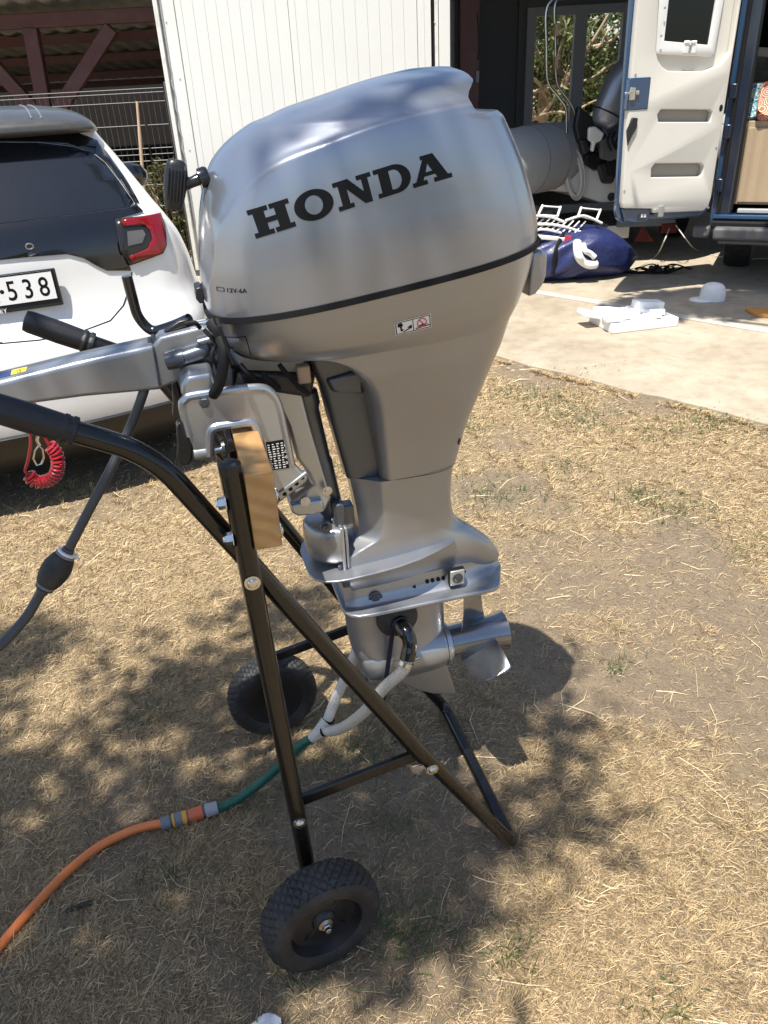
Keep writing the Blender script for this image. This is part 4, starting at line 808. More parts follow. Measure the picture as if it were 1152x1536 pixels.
def pxcaster(mb, frame):                              # cast(px,py): the photo pixel's ray onto a real surface
    bvh = BVHTree.FromPolygons([tuple(v) for v in mb.v], mb.f); Mi = frame.inverted(); c = Mi @ CAM; R = Mi.to_3x3()
    def f(px, py):
        d = (R @ ray(px, py)).normalized(); h, n, i, k = bvh.ray_cast(c, d)
        if h is None: h, n, i, k = bvh.find_nearest(c + d * 1.5)
        if n.dot(d) > 0: n = -n
        return h, n
    return f
# ------------------------------------------------------------------ clamp and swivel brackets
bo = [(271, 610), (274, 600), (288, 593), (351, 583), (388, 580), (406, 585), (421, 605), (431, 648), (441, 696), (452, 708), (463, 716), (459, 724), (414, 759), (405, 752), (399, 700), (391, 661), (388.5, 648), (383, 636), (375, 631), (343, 635), (321, 639), (314, 648), (313, 687), (295, 688), (283, 661)]
bl = [ls(*p, -.106) for p in bo]
for s in (-1, 1):
    b = MB(); b.prism(bl, s * .106, s * .088); br = b.build('clamp_bracket', 'bracket_silver', mo, bevel=.004, seg=3)
    lip = [Vector((*[(a, s * .104, c) for a, c in [ls(*p, -.106)]][0],)) for p in ((315, 684), (315.5, 652), (322, 642), (343, 638), (375, 634), (382, 639), (387, 650), (391, 668), (397, 704))]
    MB().tube(smooth_path(lip, 4), .0075, 10).build('lip', 'bracket_silver', br)
    rim = [Vector((*[(a, s * .102, c) for a, c in [ls(*p, -.106)]][0],)) for p in ((285, 655), (274, 612), (279, 600), (290, 595), (351, 586), (388, 583), (404, 588), (417, 606), (427, 648), (437, 696))]
    MB().tube(smooth_path(rim, 4), .007, 10).build('rim', 'bracket_silver', br)
    a = ls(307, 605, -.110); hexbolt('tilt_bolt', br, (a[0], s * .106, a[1]), (0, s, 0), .0085, .005, 'dark_silver', False)
    for px, py in ((453.5, 717), (445, 726), (436, 734), (427, 741.5), (417, 749)):
        a = ls(px, py, -.1075); b = MB(); b.lathe([(.0038, 0), (.0038, .001)], 14, Matrix.Translation((a[0], s * .1065, a[1])) @ Matrix.Rotation(-s * math.pi / 2, 4, 'X').inverted()); b.build('trim_hole', 'decal_black', br)
    a, c = ls(411, 757, -.107), ls(461, 716, -.107)
    MB().bar((a[0], s * .1045, a[1] + .012), (c[0], s * .1045, c[1] + .010), .012, .006, (0, 0, 1)).build('trim_rib', 'bracket_silver', br, bevel=.002)
    # clamp screw with folding handle
    z = ls(300, 679, -.1)[1]; x0 = ls(312, 679, -.1)[0]
    scw = MB(); scw.tube([(x0, s * .099, z), (x0 - .022, s * .099, z)], .0105, 20); cs = scw.build('clamp_bush', 'zinc', mo, bevel=.001)
    MB().tube([(x0 - .02, s * .099, z), (x0 + .028, s * .099, z)], .006, 14).build('clamp_screw', 'steel', cs)
    MB().lathe([(.004, 0), (.016, .001), (.017, .006), (.006, .008)], 20, Matrix.Translation((x0 + .021, s * .099, z)) @ Matrix.Rotation(math.pi / 2, 4, 'Y')).build('clamp_pad', 'dark_silver', cs)
    hp = [ls(*p, -.1) for p in ((264, 636), (267, 631), (272, 631), (280, 655), (288, 664), (288, 684), (283, 695), (270, 695), (265, 686), (266, 668))]
    MB().prism(hp, s * .108, s * .090).build('clamp_handle', 'black_plastic', cs, bevel=.004)
    a = ls(268, 640, -.112); MB().lathe([(.0035, 0), (.003, .003)], 10, Matrix.Translation((a[0], s * .108, a[1])) @ Matrix.Rotation(-s * math.pi / 2, 4, 'X').inverted()).build('handle_pin', 'steel', cs)
# rating plate on the near bracket
rp_ = [ls(*p, -.107) for p in ((398.5, 664), (430, 658.5), (434, 702), (405, 706))]
def pl3(t): return lambda u_, v_: (Vector((u_, t, v_)), Vector((0, -1, 0)))
plt = conform(poly_bm([(rp_, [])]), pl3(-.1063), 0, .0007, 'rating_plate', 'decal_black', mo)
def bq(u_, v_): a = Vector(rp_[3]).lerp(Vector(rp_[2]), u_); c = Vector(rp_[0]).lerp(Vector(rp_[1]), u_); return tuple(a.lerp(c, v_))
bars = []
for j in range(4):
    for k in range(11):
        q = random.uniform(.45, .95); u0_ = .06 + .21 * j; v0 = .05 + .083 * k; bars.append(([bq(u0_, v0), bq(u0_ + .17 * q, v0), bq(u0_ + .17 * q, v0 + .036), bq(u0_, v0 + .036)], []))
conform(poly_bm(bars), pl3(-.1063), 0, .0011, 'small_print', 'decal_white', plt)
for k in range(4): conform(poly_bm([([bq(*p) for p in ell(.9, .2 + .2 * k, .055, .05, 14)], [[bq(*p) for p in ell(.9, .2 + .2 * k, .032, .03, 14)]])]), pl3(-.1063), 0, .0011, 'approval_mark', 'decal_white', plt)
MB().tube([(-.010, -.088, 1.083), (-.010, .088, 1.083)], .014, 16).build('tilt_tube', 'bracket_silver', mo)
sw = [ls(*p, -.04) for p in ((395, 570), (452, 583), (466, 640), (498, 748), (488, 768), (440, 770), (434, 754), (470, 727), (463, 712), (446, 690), (432, 640), (415, 604))]
MB().prism(sw, -.040, .040).build('swivel_bracket', 'bracket_silver', mo, bevel=.006, seg=3)
a, c = L3(458, 592, -.015), L3(498, 766, -.015); a.y = c.y = 0
b = MB(); d = c - a; b.tube([a - d * .02, a, a + d * .10, a + d * .13, a + d * .55, a + d * .58, c, c + d * .03], [.018, .0235, .024, .020, .0205, .0225, .024, .021], 24); b.build('swivel_tube', 'dark_silver', mo)
bk = [ls(*p, -.047) for p in ((435, 756), (483, 748), (486, 766), (470, 771), (447, 773), (437, 768))]
MB().prism(bk, -.052, .052).build('swivel_foot', 'bracket_silver', mo, bevel=.004)
for px, py in ((458, 752), (491, 736)): hexbolt('bolt', mo, L3(px, py, -.054), (0, -1, 0), .006, .004, 'steel', True)
b = MB(); e1 = c + d * .26; b.tube([c, c + d * .08, e1], [.020, .017, .021], 16); b.build('steering_shaft', 'dark_silver', mo)
hexbolt('bolt', mo, L3(489, 791, -.06), (0, -1, 0), .008, .008, 'dark_silver', True); MB().box((.205, -.02, .806), (.03, .03, .04)).build('mount_clamp', 'dark_silver', mo, bevel=.004)
MB().box((.19, -.036, .815), (.020, .024, .05)).build('mount_clamp', 'dark_silver', mo, bevel=.004)
tb = [ls(*p, -.1) for p in ((272, 596), (272, 577), (281, 565), (318, 560), (328, 588))]
MB().prism(tb, -.100, -.030).build('tilt_lever_housing', 'bracket_silver', mo, bevel=.006, seg=3)
# dark engine-bay underside: mounts, wiring, hoses between the case and the brackets
b = MB(); b.prism([ls(*p, -.03) for p in ((352, 548), (470, 553), (462, 590), (400, 580), (352, 578))], -.06, .06); b.build('engine_mount', 'black_plastic', mo, bevel=.008)
for px in ((372, 560), (405, 572), (430, 560), (448, 580)): MB().tube(smooth_path([L3(px[0] - 12, px[1] - 14, -.075), L3(px[0], px[1], -.08), L3(px[0] + 14, px[1] + 10, -.07)], 5), .004, 8).build('wiring', 'seal_black', mo)
b = MB(); b.box((.148, -.055, 1.095), (.022, .02, .030)); b.build('fuel_joint', 'handle_wood', mo, bevel=.003)
# steering head and tiller arm
tA = [(p, -.03) for p in ((-60, 584), (0, 576), (120, 546), (232, 521))]; tB_ = [(-60, 622), (0, 610), (120, 594), (240, 583)]
ar = MB(); rs = []
for (p, t), q in zip(tA, tB_):
    u_, v_ = ls(*p, t), ls(*q, t); l = (u_[0] + v_[0]) / 2; rs.append([(l, -.03, v_[1]), (l, -.03, u_[1]), (l, -.024, u_[1] + .004), (l, .024, u_[1] + .004), (l, .03, u_[1]), (l, .03, v_[1]), (l, .024, v_[1] - .003), (l, -.024, v_[1] - .003)])
e = [Vector(p) for p in rs[0]]; rs = [[tuple(p + (p - Vector(q)) * 2.2) for p, q in zip(e, rs[1])]] + rs
ar.rings(rs); arm = ar.build('tiller_arm', 'tiller_grey', mo, bevel=.004, seg=3)
ac = pxcaster(ar, FS)
conform(poly_bm([([(16, 563), (39, 557.5), (41, 550.5), (18, 555.5)], [])]), ac, 8, .0006, 'sticker', 'decal_yellow', arm)
conform(poly_bm([([(-40, 577), (16, 563.6), (18, 556), (-38, 569)], [])]), ac, 8, .0006, 'sticker', 'decal_blue', arm)
conform(text_bm('15', 6.5, 25, .8, 0, 1.1), lambda u_, v_: ac(u_, 561.5 - v_ - (u_ - 24) * .25), 0, .0011, 'lettering', 'decal_black', arm)
hk = [ls(*p, -.024) for p in ((228, 520), (240, 506), (300, 491), (322, 492), (331, 520), (331, 556), (292, 563), (238, 584))]
hg = MB().prism(hk, -.024, .024).build('tiller_hinge', 'tiller_grey', mo, bevel=.005, seg=3)
b = MB(); b.tube([L3(250, 543, -.032), L3(262, 540, -.034), L3(276, 536, -.034), L3(277, 536, -.034), L3(300, 528, -.034), L3(314, 523, -.034)], [.013, .014, .014, .0125, .0125, .010], 18); b.build('friction_knob', 'dark_silver', hg)
MB().tube([L3(298, 516, -.03), L3(328, 508, -.03)], .010, 14).build('hinge_pin', 'dark_silver', hg)
for k in range(4): MB().tube([L3(300 + 7 * k, 512 - 2 * k, -.035), L3(303 + 7 * k, 536 - 2 * k, -.035)], .004, 8).build('hinge_tooth', 'dark_silver', hg)
for px, py in ((231, 508), (226, 512)): MB().lathe([(.004, 0), (.004, .008), (.0025, .011)], 10, Matrix.Translation(L3(px, py + 4, -.01))).build('hinge_stud', 'dark_silver', hg)
b = MB(); b.tube(smooth_path([L3(331, 508, -.10), L3(337, 528, -.115), L3(333, 560, -.12), L3(327, 580, -.118), L3(320, 592, -.105)], 6), .0085, 14); b.build('control_cable', 'seal_black', mo)
b = MB(); b.tube(smooth_path([L3(320, 478, -.06), L3(328, 490, -.065), L3(334, 500, -.06), L3(345, 506, -.04)], 5), .014, 14); b.build('rubber_boot', 'rubber', mo)
for k, (q0, q1, q2) in enumerate((((312, 488), (322, 500), (336, 512)), ((306, 494), (318, 507), (332, 520)), ((316, 482), (330, 488), (340, 498)), ((322, 520), (318, 535), (328, 552)), ((338, 520), (345, 535), (350, 552)), ((300, 492), (292, 484), (278, 486)))):
    MB().tube(smooth_path([L3(*q0, -.05), L3(*q1, -.055), L3(*q2, -.05)], 5), .0035, 8).build('cable', 'seal_black', mo)
b = MB(); b.prism([ls(*p, -.03) for p in ((330, 500), (352, 545), (352, 580), (318, 590), (318, 545))], -.05, .03); b.build('steering_head', 'dark_silver', mo, bevel=.006)
b = MB(); b.prism([ls(*p, -.145) for p in ((326, 489), (331, 487), (352, 546), (347, 547))], -.150, -.1); b.build('case_seal', 'seal_black', mo, bevel=.001)
b = MB(); b.tube(round_path([L3(190, 414, .05), L3(206, 476, .05), L3(228, 499, .05), L3(262, 488, .03), L3(284, 478, .01)], .02, 5), .0085, 12); b.build('shift_lever', 'gloss_black', mo)
MB().tube([L3(272, 487, 0), L3(316, 480, -.01)], .0035, 10).build('shift_rod', 'steel', mo); MB().box(tuple(L3(274, 485, 0)), (.012, .012, .010)).build('rod_end', 'zinc', mo, bevel=.002)
MB().prism([ls(*p, -.0) for p in ((245, 497), (268, 480), (282, 477), (284, 486), (268, 492))], -.008, .008).build('lever_arm', 'black_plastic', mo, bevel=.002)

# ------------------------------------------------------------------ flushing ear muffs and hoses
fm = thing('flushing_muffs', 'black rubber flushing muffs with white braided twin hoses on the gear housing', 'flushing kit', FS, (.28, 0, .2))
for s in (-1, 1):
    mM = Matrix.Translation((.291, s * .033, .553)) @ Matrix.Rotation(-s * math.pi / 2, 4, 'X')
    mf = MB().lathe([(.040, 0), (.0435, .003), (.043, .008), (.036, .015), (.024, .021), (.018, .023)], 36, mM).build('muff', 'rubber', fm)
    MB().lathe([(.0175, .020), (.0185, .024), (.0185, .030), (.015, .032)], 28, mM).build('collar', 'blue_clip', mf)
    pth = [(.291, s * .058, .553), (.294, s * .078, .552), (.298, s * .090, .544), (.299, s * .097, .530), (.295, s * .102, .514), (.290, s * .106, .500)]
    MB().tube(smooth_path(pth, 4), [.0165] * 8 + [.0145] * 7 + [.0155] * 6, 18).build('elbow', 'gloss_black', mf)
    b = MB(); cc = Vector((.289, s * .107, .497)); dd = Vector((-.4, s * .1, -.8)).normalized(); b.tube([cc, cc + dd * .009], .0155, 18); b.tube([cc + Vector((.014, 0, 0)), cc + Vector((.024, 0, .002))], .004, 8); b.build('hose_clamp', 'steel', mf)
y_p = Vector((*[(a, .05, c) for a, c in [ls(488, 1088, .05)]][0],))
hn = smooth_path([(.290, -.106, .500), (.279, -.107, .474), L3(576, 1032, -.085), L3(548, 1066, -.05), L3(520, 1088, -.01), L3(500, 1096, .03), L3(484, 1095, .05)], 7)
MB().tube(hn, .0122, 16).build('hose', 'hose_white', fm)
hf = smooth_path([(.290, .106, .500), (.268, .110, .46), L3(523, 1005, .10), L3(507, 1040, .085), L3(492, 1078, .06), L3(484, 1095, .05)], 7)
MB().tube(hf, .0122, 16).build('hose', 'hose_white', fm)
yj = MB(); yj.tube([L3(492, 1078, .06), L3(478, 1099, .05), L3(468, 1107, .055)], [.0138, .0145, .0125], 16); yj.build('joint', 'hose_white', fm)
for a, c in (((493, 1077, .06), (491.5, 1080, .06)), ((488, 1094, .047), (485, 1095, .05))): MB().tube([L3(*a), L3(*c)], .0155, 16).build('cable_tie', 'decal_black', fm)
for s in (-1, 1):                                     # spring arm that holds the muffs together
    b = MB(); b.bar((.276, s * .060, .55), (.262, s * .063, .47), .010, .003, (0, 1, 0)); b.bar((.262, s * .063, .47), (.238, s * .07, .335), .010, .003, (0, 1, 0)); b.build('spring_arm', 'blue_clip', fm, bevel=.001)
MB().tube(smooth_path([(.238, -.07, .337), (.233, -.04, .318), (.232, 0, .312), (.233, .04, .318), (.238, .07, .337)], 4), .005, 8).build('spring_arm', 'blue_clip', fm)

gh = smooth_path([L3(470, 1106, .055), L3(452, 1117, .065), L3(430, 1138, .075), L3(400, 1166, .085), L3(368, 1191, .085), L3(340, 1207, .082), Vector((*[(a, .080, .016) for a, c in [ls(322, 1213, .08)]][0],))], 7)
for p_ in gh: p_.z = max(p_.z, .0125)
b = MB(); b.v = []; b.tube([FS @ p_ for p_ in gh], .0112, 16); go_ = b.build('green_hose', 'hose_green'); tag(go_, 'short green braided hose from the white twin hoses to the orange coupling', 'hose')
ends = FS @ gh[-1]; g0 = Vector((ends.x, ends.y, .017)); g1 = gnd(243, 1236, .017); ax_ = (g1 - g0); ux = ax_.normalized(); LN_ = ax_.length
cpl = thing('hose_coupling', 'grey, red and yellow hose coupling joining the orange and green hoses', 'coupling', None, (g0.x, g0.y, 0))
def seg(u0_, u1_, r0_, r1_, nme, mat, n=20, ribs=0):
    b = MB(); k = 6; b.tube([g0 + ux * (LN_ * (u0_ + (u1_ - u0_) * i / k)) for i in range(k + 1)], [r0_ + (r1_ - r0_) * i / k for i in range(k + 1)], n); return b.build(nme, mat, cpl, bevel=.001, ang=40)
seg(-.06, .18, .0155, .0165, 'collar', 'conn_lightgrey', 12); seg(.18, .22, .012, .012, 'neck', 'conn_grey'); seg(.22, .50, .0165, .0145, 'sleeve', 'conn_orange'); seg(.50, .53, .013, .013, 'neck', 'conn_grey'); seg(.53, .62, .0155, .016, 'ring', 'conn_yellow'); seg(.62, .76, .0165, .0155, 'sleeve', 'conn_grey'); seg(.76, .80, .0165, .0165, 'ring', 'conn_yellow'); seg(.80, .84, .0125, .0125, 'neck', 'conn_grey'); seg(.84, 1.02, .0165, .0145, 'collar', 'conn_grey', 12)
oh = [g1 + ux * -.012] + [gnd(*p, .0105) for p in ((222, 1239), (195, 1247), (150, 1269), (105, 1304), (60, 1350), (20, 1395), (-25, 1452), (-90, 1560))]
b = MB(); b.tube(smooth_path(oh, 7), .0102, 16); tag(b.build('orange_hose', 'hose_orange'), 'orange garden hose curving over the shaded lawn', 'hose')

# ------------------------------------------------------------------ fuel line with primer bulb
fl_ = thing('fuel_line', 'dark grey fuel line with black primer bulb hanging from the tiller side', 'fuel line', FS, (-.25, -.1, .6))
f1 = smooth_path([L3(226, 548, -.01), L3(216, 586, -.02), L3(196, 640, -.03), L3(166, 704, -.06), L3(132, 768, -.08), L3(104, 822, -.09)], 6)
MB().tube(f1, .0078, 14).build('hose', 'fuel_hose', fl_)
f2 = smooth_path([L3(64, 884, -.10), L3(54, 902, -.10), L3(36, 930, -.11), L3(0, 968, -.13), L3(-50, 1004, -.15), L3(-130, 1050, -.18)], 6)
MB().tube(f2, .0082, 14).build('hose', 'fuel_hose', fl_)
c0, c1 = L3(103, 824, -.09), L3(63, 887, -.10); dl = c1 - c0
b = MB(); n_ = 30; x_ = dl.normalized().cross(Vector((0, 1, 0))).normalized(); y_ = dl.normalized().cross(x_); rs = []
for u_, q in ((.14, .010), (.16, .0165), (.25, .0195), (.4, .0228), (.55, .0232), (.7, .021), (.82, .0175), (.84, .010)): rs.append([c0 + dl * u_ + (x_ * math.cos(6.2832 * k / n_) + y_ * math.sin(6.2832 * k / n_)) * q * (1.04 if k % 6 == 0 else 1) for k in range(n_)])
b.rings(rs); bl_ = b.build('primer_bulb', 'rubber', fl_, ang=50)
for a, c, q, mt in ((-.02, .06, .010, 'fuel_hose'), (.05, .10, .0155, 'decal_white'), (.10, .15, .0165, 'conn_grey'), (.83, .89, .0160, 'conn_grey'), (.89, .93, .0150, 'black_plastic'), (.93, 1.02, .0100, 'fuel_hose')): MB().tube([c0 + dl * a, c0 + dl * c], q, 18).build('fitting', mt, fl_, bevel=.001)
MB().box(tuple(c0 + dl * .08 + x_ * .016), (.008, .006, .008)).build('fitting', 'decal_white', fl_, bevel=.001)

# ------------------------------------------------------------------ red coiled stop-switch lanyard
la = thing('stop_lanyard', 'red coiled safety lanyard with clip hanging beneath the tiller arm', 'lanyard', FS, (-.26, -.03, 1.0))
core = smooth_path([L3(43, 712, -.03), L3(52, 722, -.03), L3(68, 722, -.03), L3(82, 714, -.03), L3(87, 698, -.03), L3(84, 680, -.03), L3(74, 668, -.03)], 40)
pts = []; turns = 17; Nn = len(core)
for i in range(0, Nn):
    t = (core[min(i + 1, Nn - 1)] - core[max(i - 1, 0)]).normalized(); x_ = Vector((0, 1, 0)); y_ = t.cross(x_).normalized(); a = 2 * math.pi * turns * i / (Nn - 1); pts.append(core[i] + (x_ * math.cos(a) + y_ * math.sin(a)) * .0092)
MB().tube(pts, .0024, 6).build('coil', 'red_plastic', la)
MB().tube(smooth_path([L3(44, 640, -.03), L3(46, 665, -.03), L3(42, 690, -.03), L3(38, 706, -.03), L3(43, 714, -.03)], 5), .0024, 8).build('cord', 'red_plastic', la)
MB().tube(smooth_path([L3(74, 668, -.03), L3(66, 655, -.03), L3(56, 640, -.03), L3(52, 605, -.03)], 5), .0026, 8).build('cord', 'red_plastic', la)
MB().tube(smooth_path([L3(48, 598, -.02), L3(46, 620, -.025), L3(44, 642, -.03)], 5), .0026, 8).build('cord', 'red_plastic', la)
MB().tube([L3(*p, -.035) for p in ((58, 668), (52, 676), (50, 688), (55, 698), (62, 696), (66, 686), (64, 674), (58, 668))], .0016, 8).build('clip', 'steel', la)
MB().tube(smooth_path([L3(60, 668, -.035), L3(56, 660, -.035), L3(58, 650, -.035)], 4), .003, 8).build('clip_swivel', 'steel', la)
# ================================================================== WHITE HATCHBACK
CR = math.radians(24); cright = Vector((math.cos(CR), math.sin(CR), 0)); FCAR = frame2d((-1.40, 2.82, 0), cright)   # X to the car's right, Y towards its nose
car = thing('parked_car', 'white hatchback with black tailgate panel parked on the lawn beside the trolley', 'car', FCAR, (0, 1.9, 0))
ctab = [(.20, .12, 3.80, .76, .15), (.30, .03, 3.90, .82, .2), (.45, .0, 3.95, .855, .22), (.60, .0, 3.95, .865, .24), (.68, .012, 3.92, .868, .25), (.74, .045, 3.90, .865, .25), (.80, .072, 3.82, .858, .25), (.90, .088, 3.55, .838, .22), (1.0, .098, 3.2, .805, .2), (1.06, .112, 3.0, .77, .18), (1.10, .130, 2.9, .745, .17), (1.13, .150, 2.82, .725, .16), (1.2, .205, 2.65, .685, .15), (1.3, .29, 2.45, .63, .15), (1.385, .36, 2.25, .58, .15), (1.41, .37, 2.2, .57, .15)]
ctop = [(1.392, .40, 2.2, .574, .15), (1.394, .30, 2.2, .576, .15), (1.41, .275, 2.18, .57, .15), (1.43, .28, 2.12, .558, .16), (1.455, .33, 2.0, .53, .18), (1.475, .42, 1.9, .49, .2), (1.489, .56, 1.75, .43, .2), (1.497, .8, 1.55, .33, .18), (1.50, 1.05, 1.35, .15, .08)]
def cring(yr, yf, wd, rc, z, bow=.13):
    P_ = []; xe = wd - rc; ye = yr + bow * (xe / .87) ** 2
    for x in np.linspace(0, xe, 12): P_.append((x, yr + bow * (x / .87) ** 2))
    for a in np.linspace(0, math.pi / 2, 9)[1:]: P_.append((xe + rc * math.sin(a), ye + rc * (1 - math.cos(a)) * 1.2))
    yb, ytop = P_[-1][1], yf - rc
    for k in range(1, 12): P_.append((wd, yb + (ytop - yb) * k / 12))
    for a in np.linspace(0, math.pi / 2, 7): P_.append((wd - rc + rc * math.cos(a), ytop + rc * math.sin(a)))
    P_.append((0, yf)); L_ = [(-x, y) for x, y in reversed(P_[1:-1])]; return [(x, y, z) for x, y in P_ + L_]
cbm = MB(); cbm.rings([cring(*r_[1:], r_[0]) for r_ in dense(ctab, 4)]); cbd = cbm.build('body', 'car_white', car, ang=55)
rfm = MB(); rfm.rings([cring(*r_[1:], r_[0]) for r_ in dense(ctop, 4)]); rf = rfm.build('roof', 'car_roof', car, ang=40)
b = MB(); b.rings([cring(y0 - .004, 3.94, w_ + .004, rc, z) for z, y0, w_, rc in ((.17, .14, .75, .15), (.20, .11, .765, .16), (.30, .025, .823, .2), (.36, .004, .842, .21), (.37, .02, .83, .2))]); vb = b.build('lower_bumper', 'black_plastic', car, ang=45)
cpx = pxcaster(cbm, FCAR)
def sym(pts):                                          # right half traced on the body, left half mirrored -> (x,z) outline
    r_ = [cpx(*p)[0] for p in pts]; r_ = [(h.x, h.z) for h in r_]; return r_ + [(-x, z) for x, z in reversed(r_)]
crc = caster(cbm, lambda u_, v_: (u_, -1.5, v_), (0, 1, 0))
cast_out = crc
wn = sym([(-18, 214), (60, 215), (110, 221), (140, 231), (157, 245), (178, 272), (200, 304), (194, 311), (110, 322), (40, 331), (-18, 338)])
conform(poly_bm([(wn, [])]), cast_out, .05, .004, 'rear_window', 'car_glass', car, solid=.004)
sp2 = sym([(-18, 190), (60, 191), (112, 198), (146, 212), (172, 246), (190, 272), (208, 304), (202, 305), (180, 272), (158, 244), (141, 230), (110, 219.5), (60, 213.5), (-18, 212.5)])
conform(poly_bm([(sp2, [])]), cast_out, .03, .005, 'window_surround', 'gloss_black', car, solid=.005)
gn = sym([(-18, 339.5), (40, 332.5), (110, 323.5), (194, 312.5), (203, 306), (214, 318), (176, 328), (176, 345), (183, 380), (194, 398), (196, 406), (160, 406), (142, 397), (125, 387), (100, 381), (40, 386), (-18, 392)])
conform(poly_bm([(gn, [])]), cast_out, .02, .006, 'tailgate_panel', 'gloss_black', car, solid=.006)
for s in (1, -1):
    def half(pts): r_ = [cpx(*p)[0] for p in pts]; return [(s * h.x, h.z) for h in r_]
    lm_ = conform(poly_bm([(half([(173, 329.5), (238, 321), (244, 338), (247.5, 368), (243, 380), (195, 398), (180, 378), (173.5, 345)]), [])]), cast_out, .03, .012, 'tail_lamp', 'lamp_dark', car, solid=.012)
    conform(poly_bm([(half([(181, 331), (237, 322.5), (242, 338), (246, 367), (241, 379), (198, 394), (192, 384), (220, 373), (226, 358), (222, 346), (214, 338), (183, 341)]), [])]), cast_out, .03, .0165, 'red_lens', 'lamp_red', lm_, solid=.004)
    conform(poly_bm([(half([(189, 348), (213, 345), (217, 352), (212, 364), (190, 369)]), [])]), cast_out, .03, .0145, 'clear_lens', 'bumper_grey', lm_)
    conform(poly_bm([(half([(258, 566), (272, 563), (278, 590), (262, 588)]), [])]), cast_out, .02, .005, 'reflector', 'lamp_red', car)
    conform(poly_bm([(half([(-18, 516), (60, 509), (120, 497), (165, 480), (184, 458), (194, 430), (197, 408), (198.6, 408), (196, 430), (186, 459), (166, 482), (120, 499), (60, 511), (-18, 518)]), [])]), cast_out, .05, .001, 'shut_line', 'seal_black', car)
    cs_ = caster(cbm, lambda u_, v_, s=s: (s * 2, u_, v_), (-s, 0, 0))
    conform(poly_bm([([(.62, 1.16), (2.45, 1.13), (2.2, 1.36), (.85, 1.37)], [])]), cs_, .1, .003, 'side_window', 'car_glass', car)
    b = MB(); mm = Matrix.Translation((s * .90, 2.1, 1.09)) @ Matrix.Diagonal((.11, .06, .075, 1)); b.lathe([(.2, -1), (.75, -.75), (1, -.2), (1, .2), (.75, .75), (.2, 1)], 20, mm); b.tube([(s * .78, 2.15, 1.05), (s * .86, 2.12, 1.07)], .025, 8); b.build('door_mirror', 'gloss_black', car)
    for y in (.68, 3.2):
        wm = Matrix.Translation((s * .745, y, .305)) @ Matrix.Rotation(s * math.pi / 2, 4, 'Y'); wh = MB().lathe([(.2, -.09), (.27, -.1), (.3, -.08), (.305, 0), (.3, .08), (.27, .1), (.2, .09)], 40, wm, cap=False).build('tyre', 'rubber', car); MB().lathe([(.2, .07), (.17, .05), (.05, .06), (.03, .08)], 24, wm).build('rim', 'conn_lightgrey', wh)
hh, nn = cast_out(.0, .89); yv = Vector((0, -1, 0)); PT = Matrix.Translation((0, crc(0, .89)[0].y - .016, .892)) @ Matrix.Rotation(math.radians(-6), 4, 'X')
pb = MB().box((0, 0, 0), (.54, .014, .135), PT).build('plate_holder', 'black_plastic', car, bevel=.004)
pw = MB().box((0, -.0085, .009), (.516, .004, .108), PT).build('number_plate', 'decal_white', pb, bevel=.002)
def plc(off): return lambda u_, v_: (PT @ Vector((u_, -.0105 - off, v_)), PT.to_3x3() @ Vector((0, -1, 0)))
fr_ = [([(-.258, -.045), (.258, -.045), (.258, .063), (-.258, .063)], [[(-.253, -.040), (.253, -.040), (.253, .058), (-.253, .058)]])]
conform(poly_bm(fr_), plc(.0004), 0, 0, 'plate_border', 'decal_black', pw)
conform(text_bm('A', .098, .0, -.027, 0, .85, bold=.0008), plc(.0005), 0, 0, 'plate_letter', 'decal_black', pw); conform(poly_bm([(ell(.071, .008, .0075, .0075, 16), [])]), plc(.0005), 0, 0, 'plate_dot', 'decal_black', pw)
for k, ch in enumerate('538'): conform(text_bm(ch, .098, .085 + .056 * k, -.026, 0, .80, bold=.0008), plc(.0005), 0, 0, 'plate_digit', 'decal_black', pw)
conform(text_bm('L FREY', .022, .0, -.066, 0, 1.1, bold=.0004), lambda u_, v_: (PT @ Vector((u_, -.0075, v_)), PT.to_3x3() @ Vector((0, -1, 0))), 0, 0, 'holder_lettering', 'decal_white', pb)
e_ = cpx(44, 369)[0]; b = MB(); b.rings([[(e_.x + (a_ + r_ * math.cos(q)) * math.cos(t_) * 1.0, e_.y - .012 + .0 * q + r_ * math.sin(q), e_.z + (a_ * .75 + r_ * math.cos(q)) * math.sin(t_)) for q in np.linspace(0, 6.2832, 6, endpoint=False)] for t_ in np.linspace(0, 6.2832, 20) for a_, r_ in ((.013, .003),)], cap=False); b.build('emblem', 'steel', car)
for k in (.33, .365):
    b = MB(); pts = []
    for y in np.linspace(.34, 1.0, 8):
        h = BVHTree.FromPolygons([tuple(v) for v in rfm.v], rfm.f).ray_cast(Vector((k, y, 3)), Vector((0, 0, -1)))[0]
        if h: pts.append(h + Vector((0, 0, .001)))
    if len(pts) > 2: b.tube(pts, .003, 6); b.build('roof_seam', 'conn_grey', rf)
MB().tube([FCAR.inverted() @ aty(62, 602, 2.9), FCAR.inverted() @ aty(90, 598, 2.95)], .02, 14).build('tailpipe', 'steel', car)

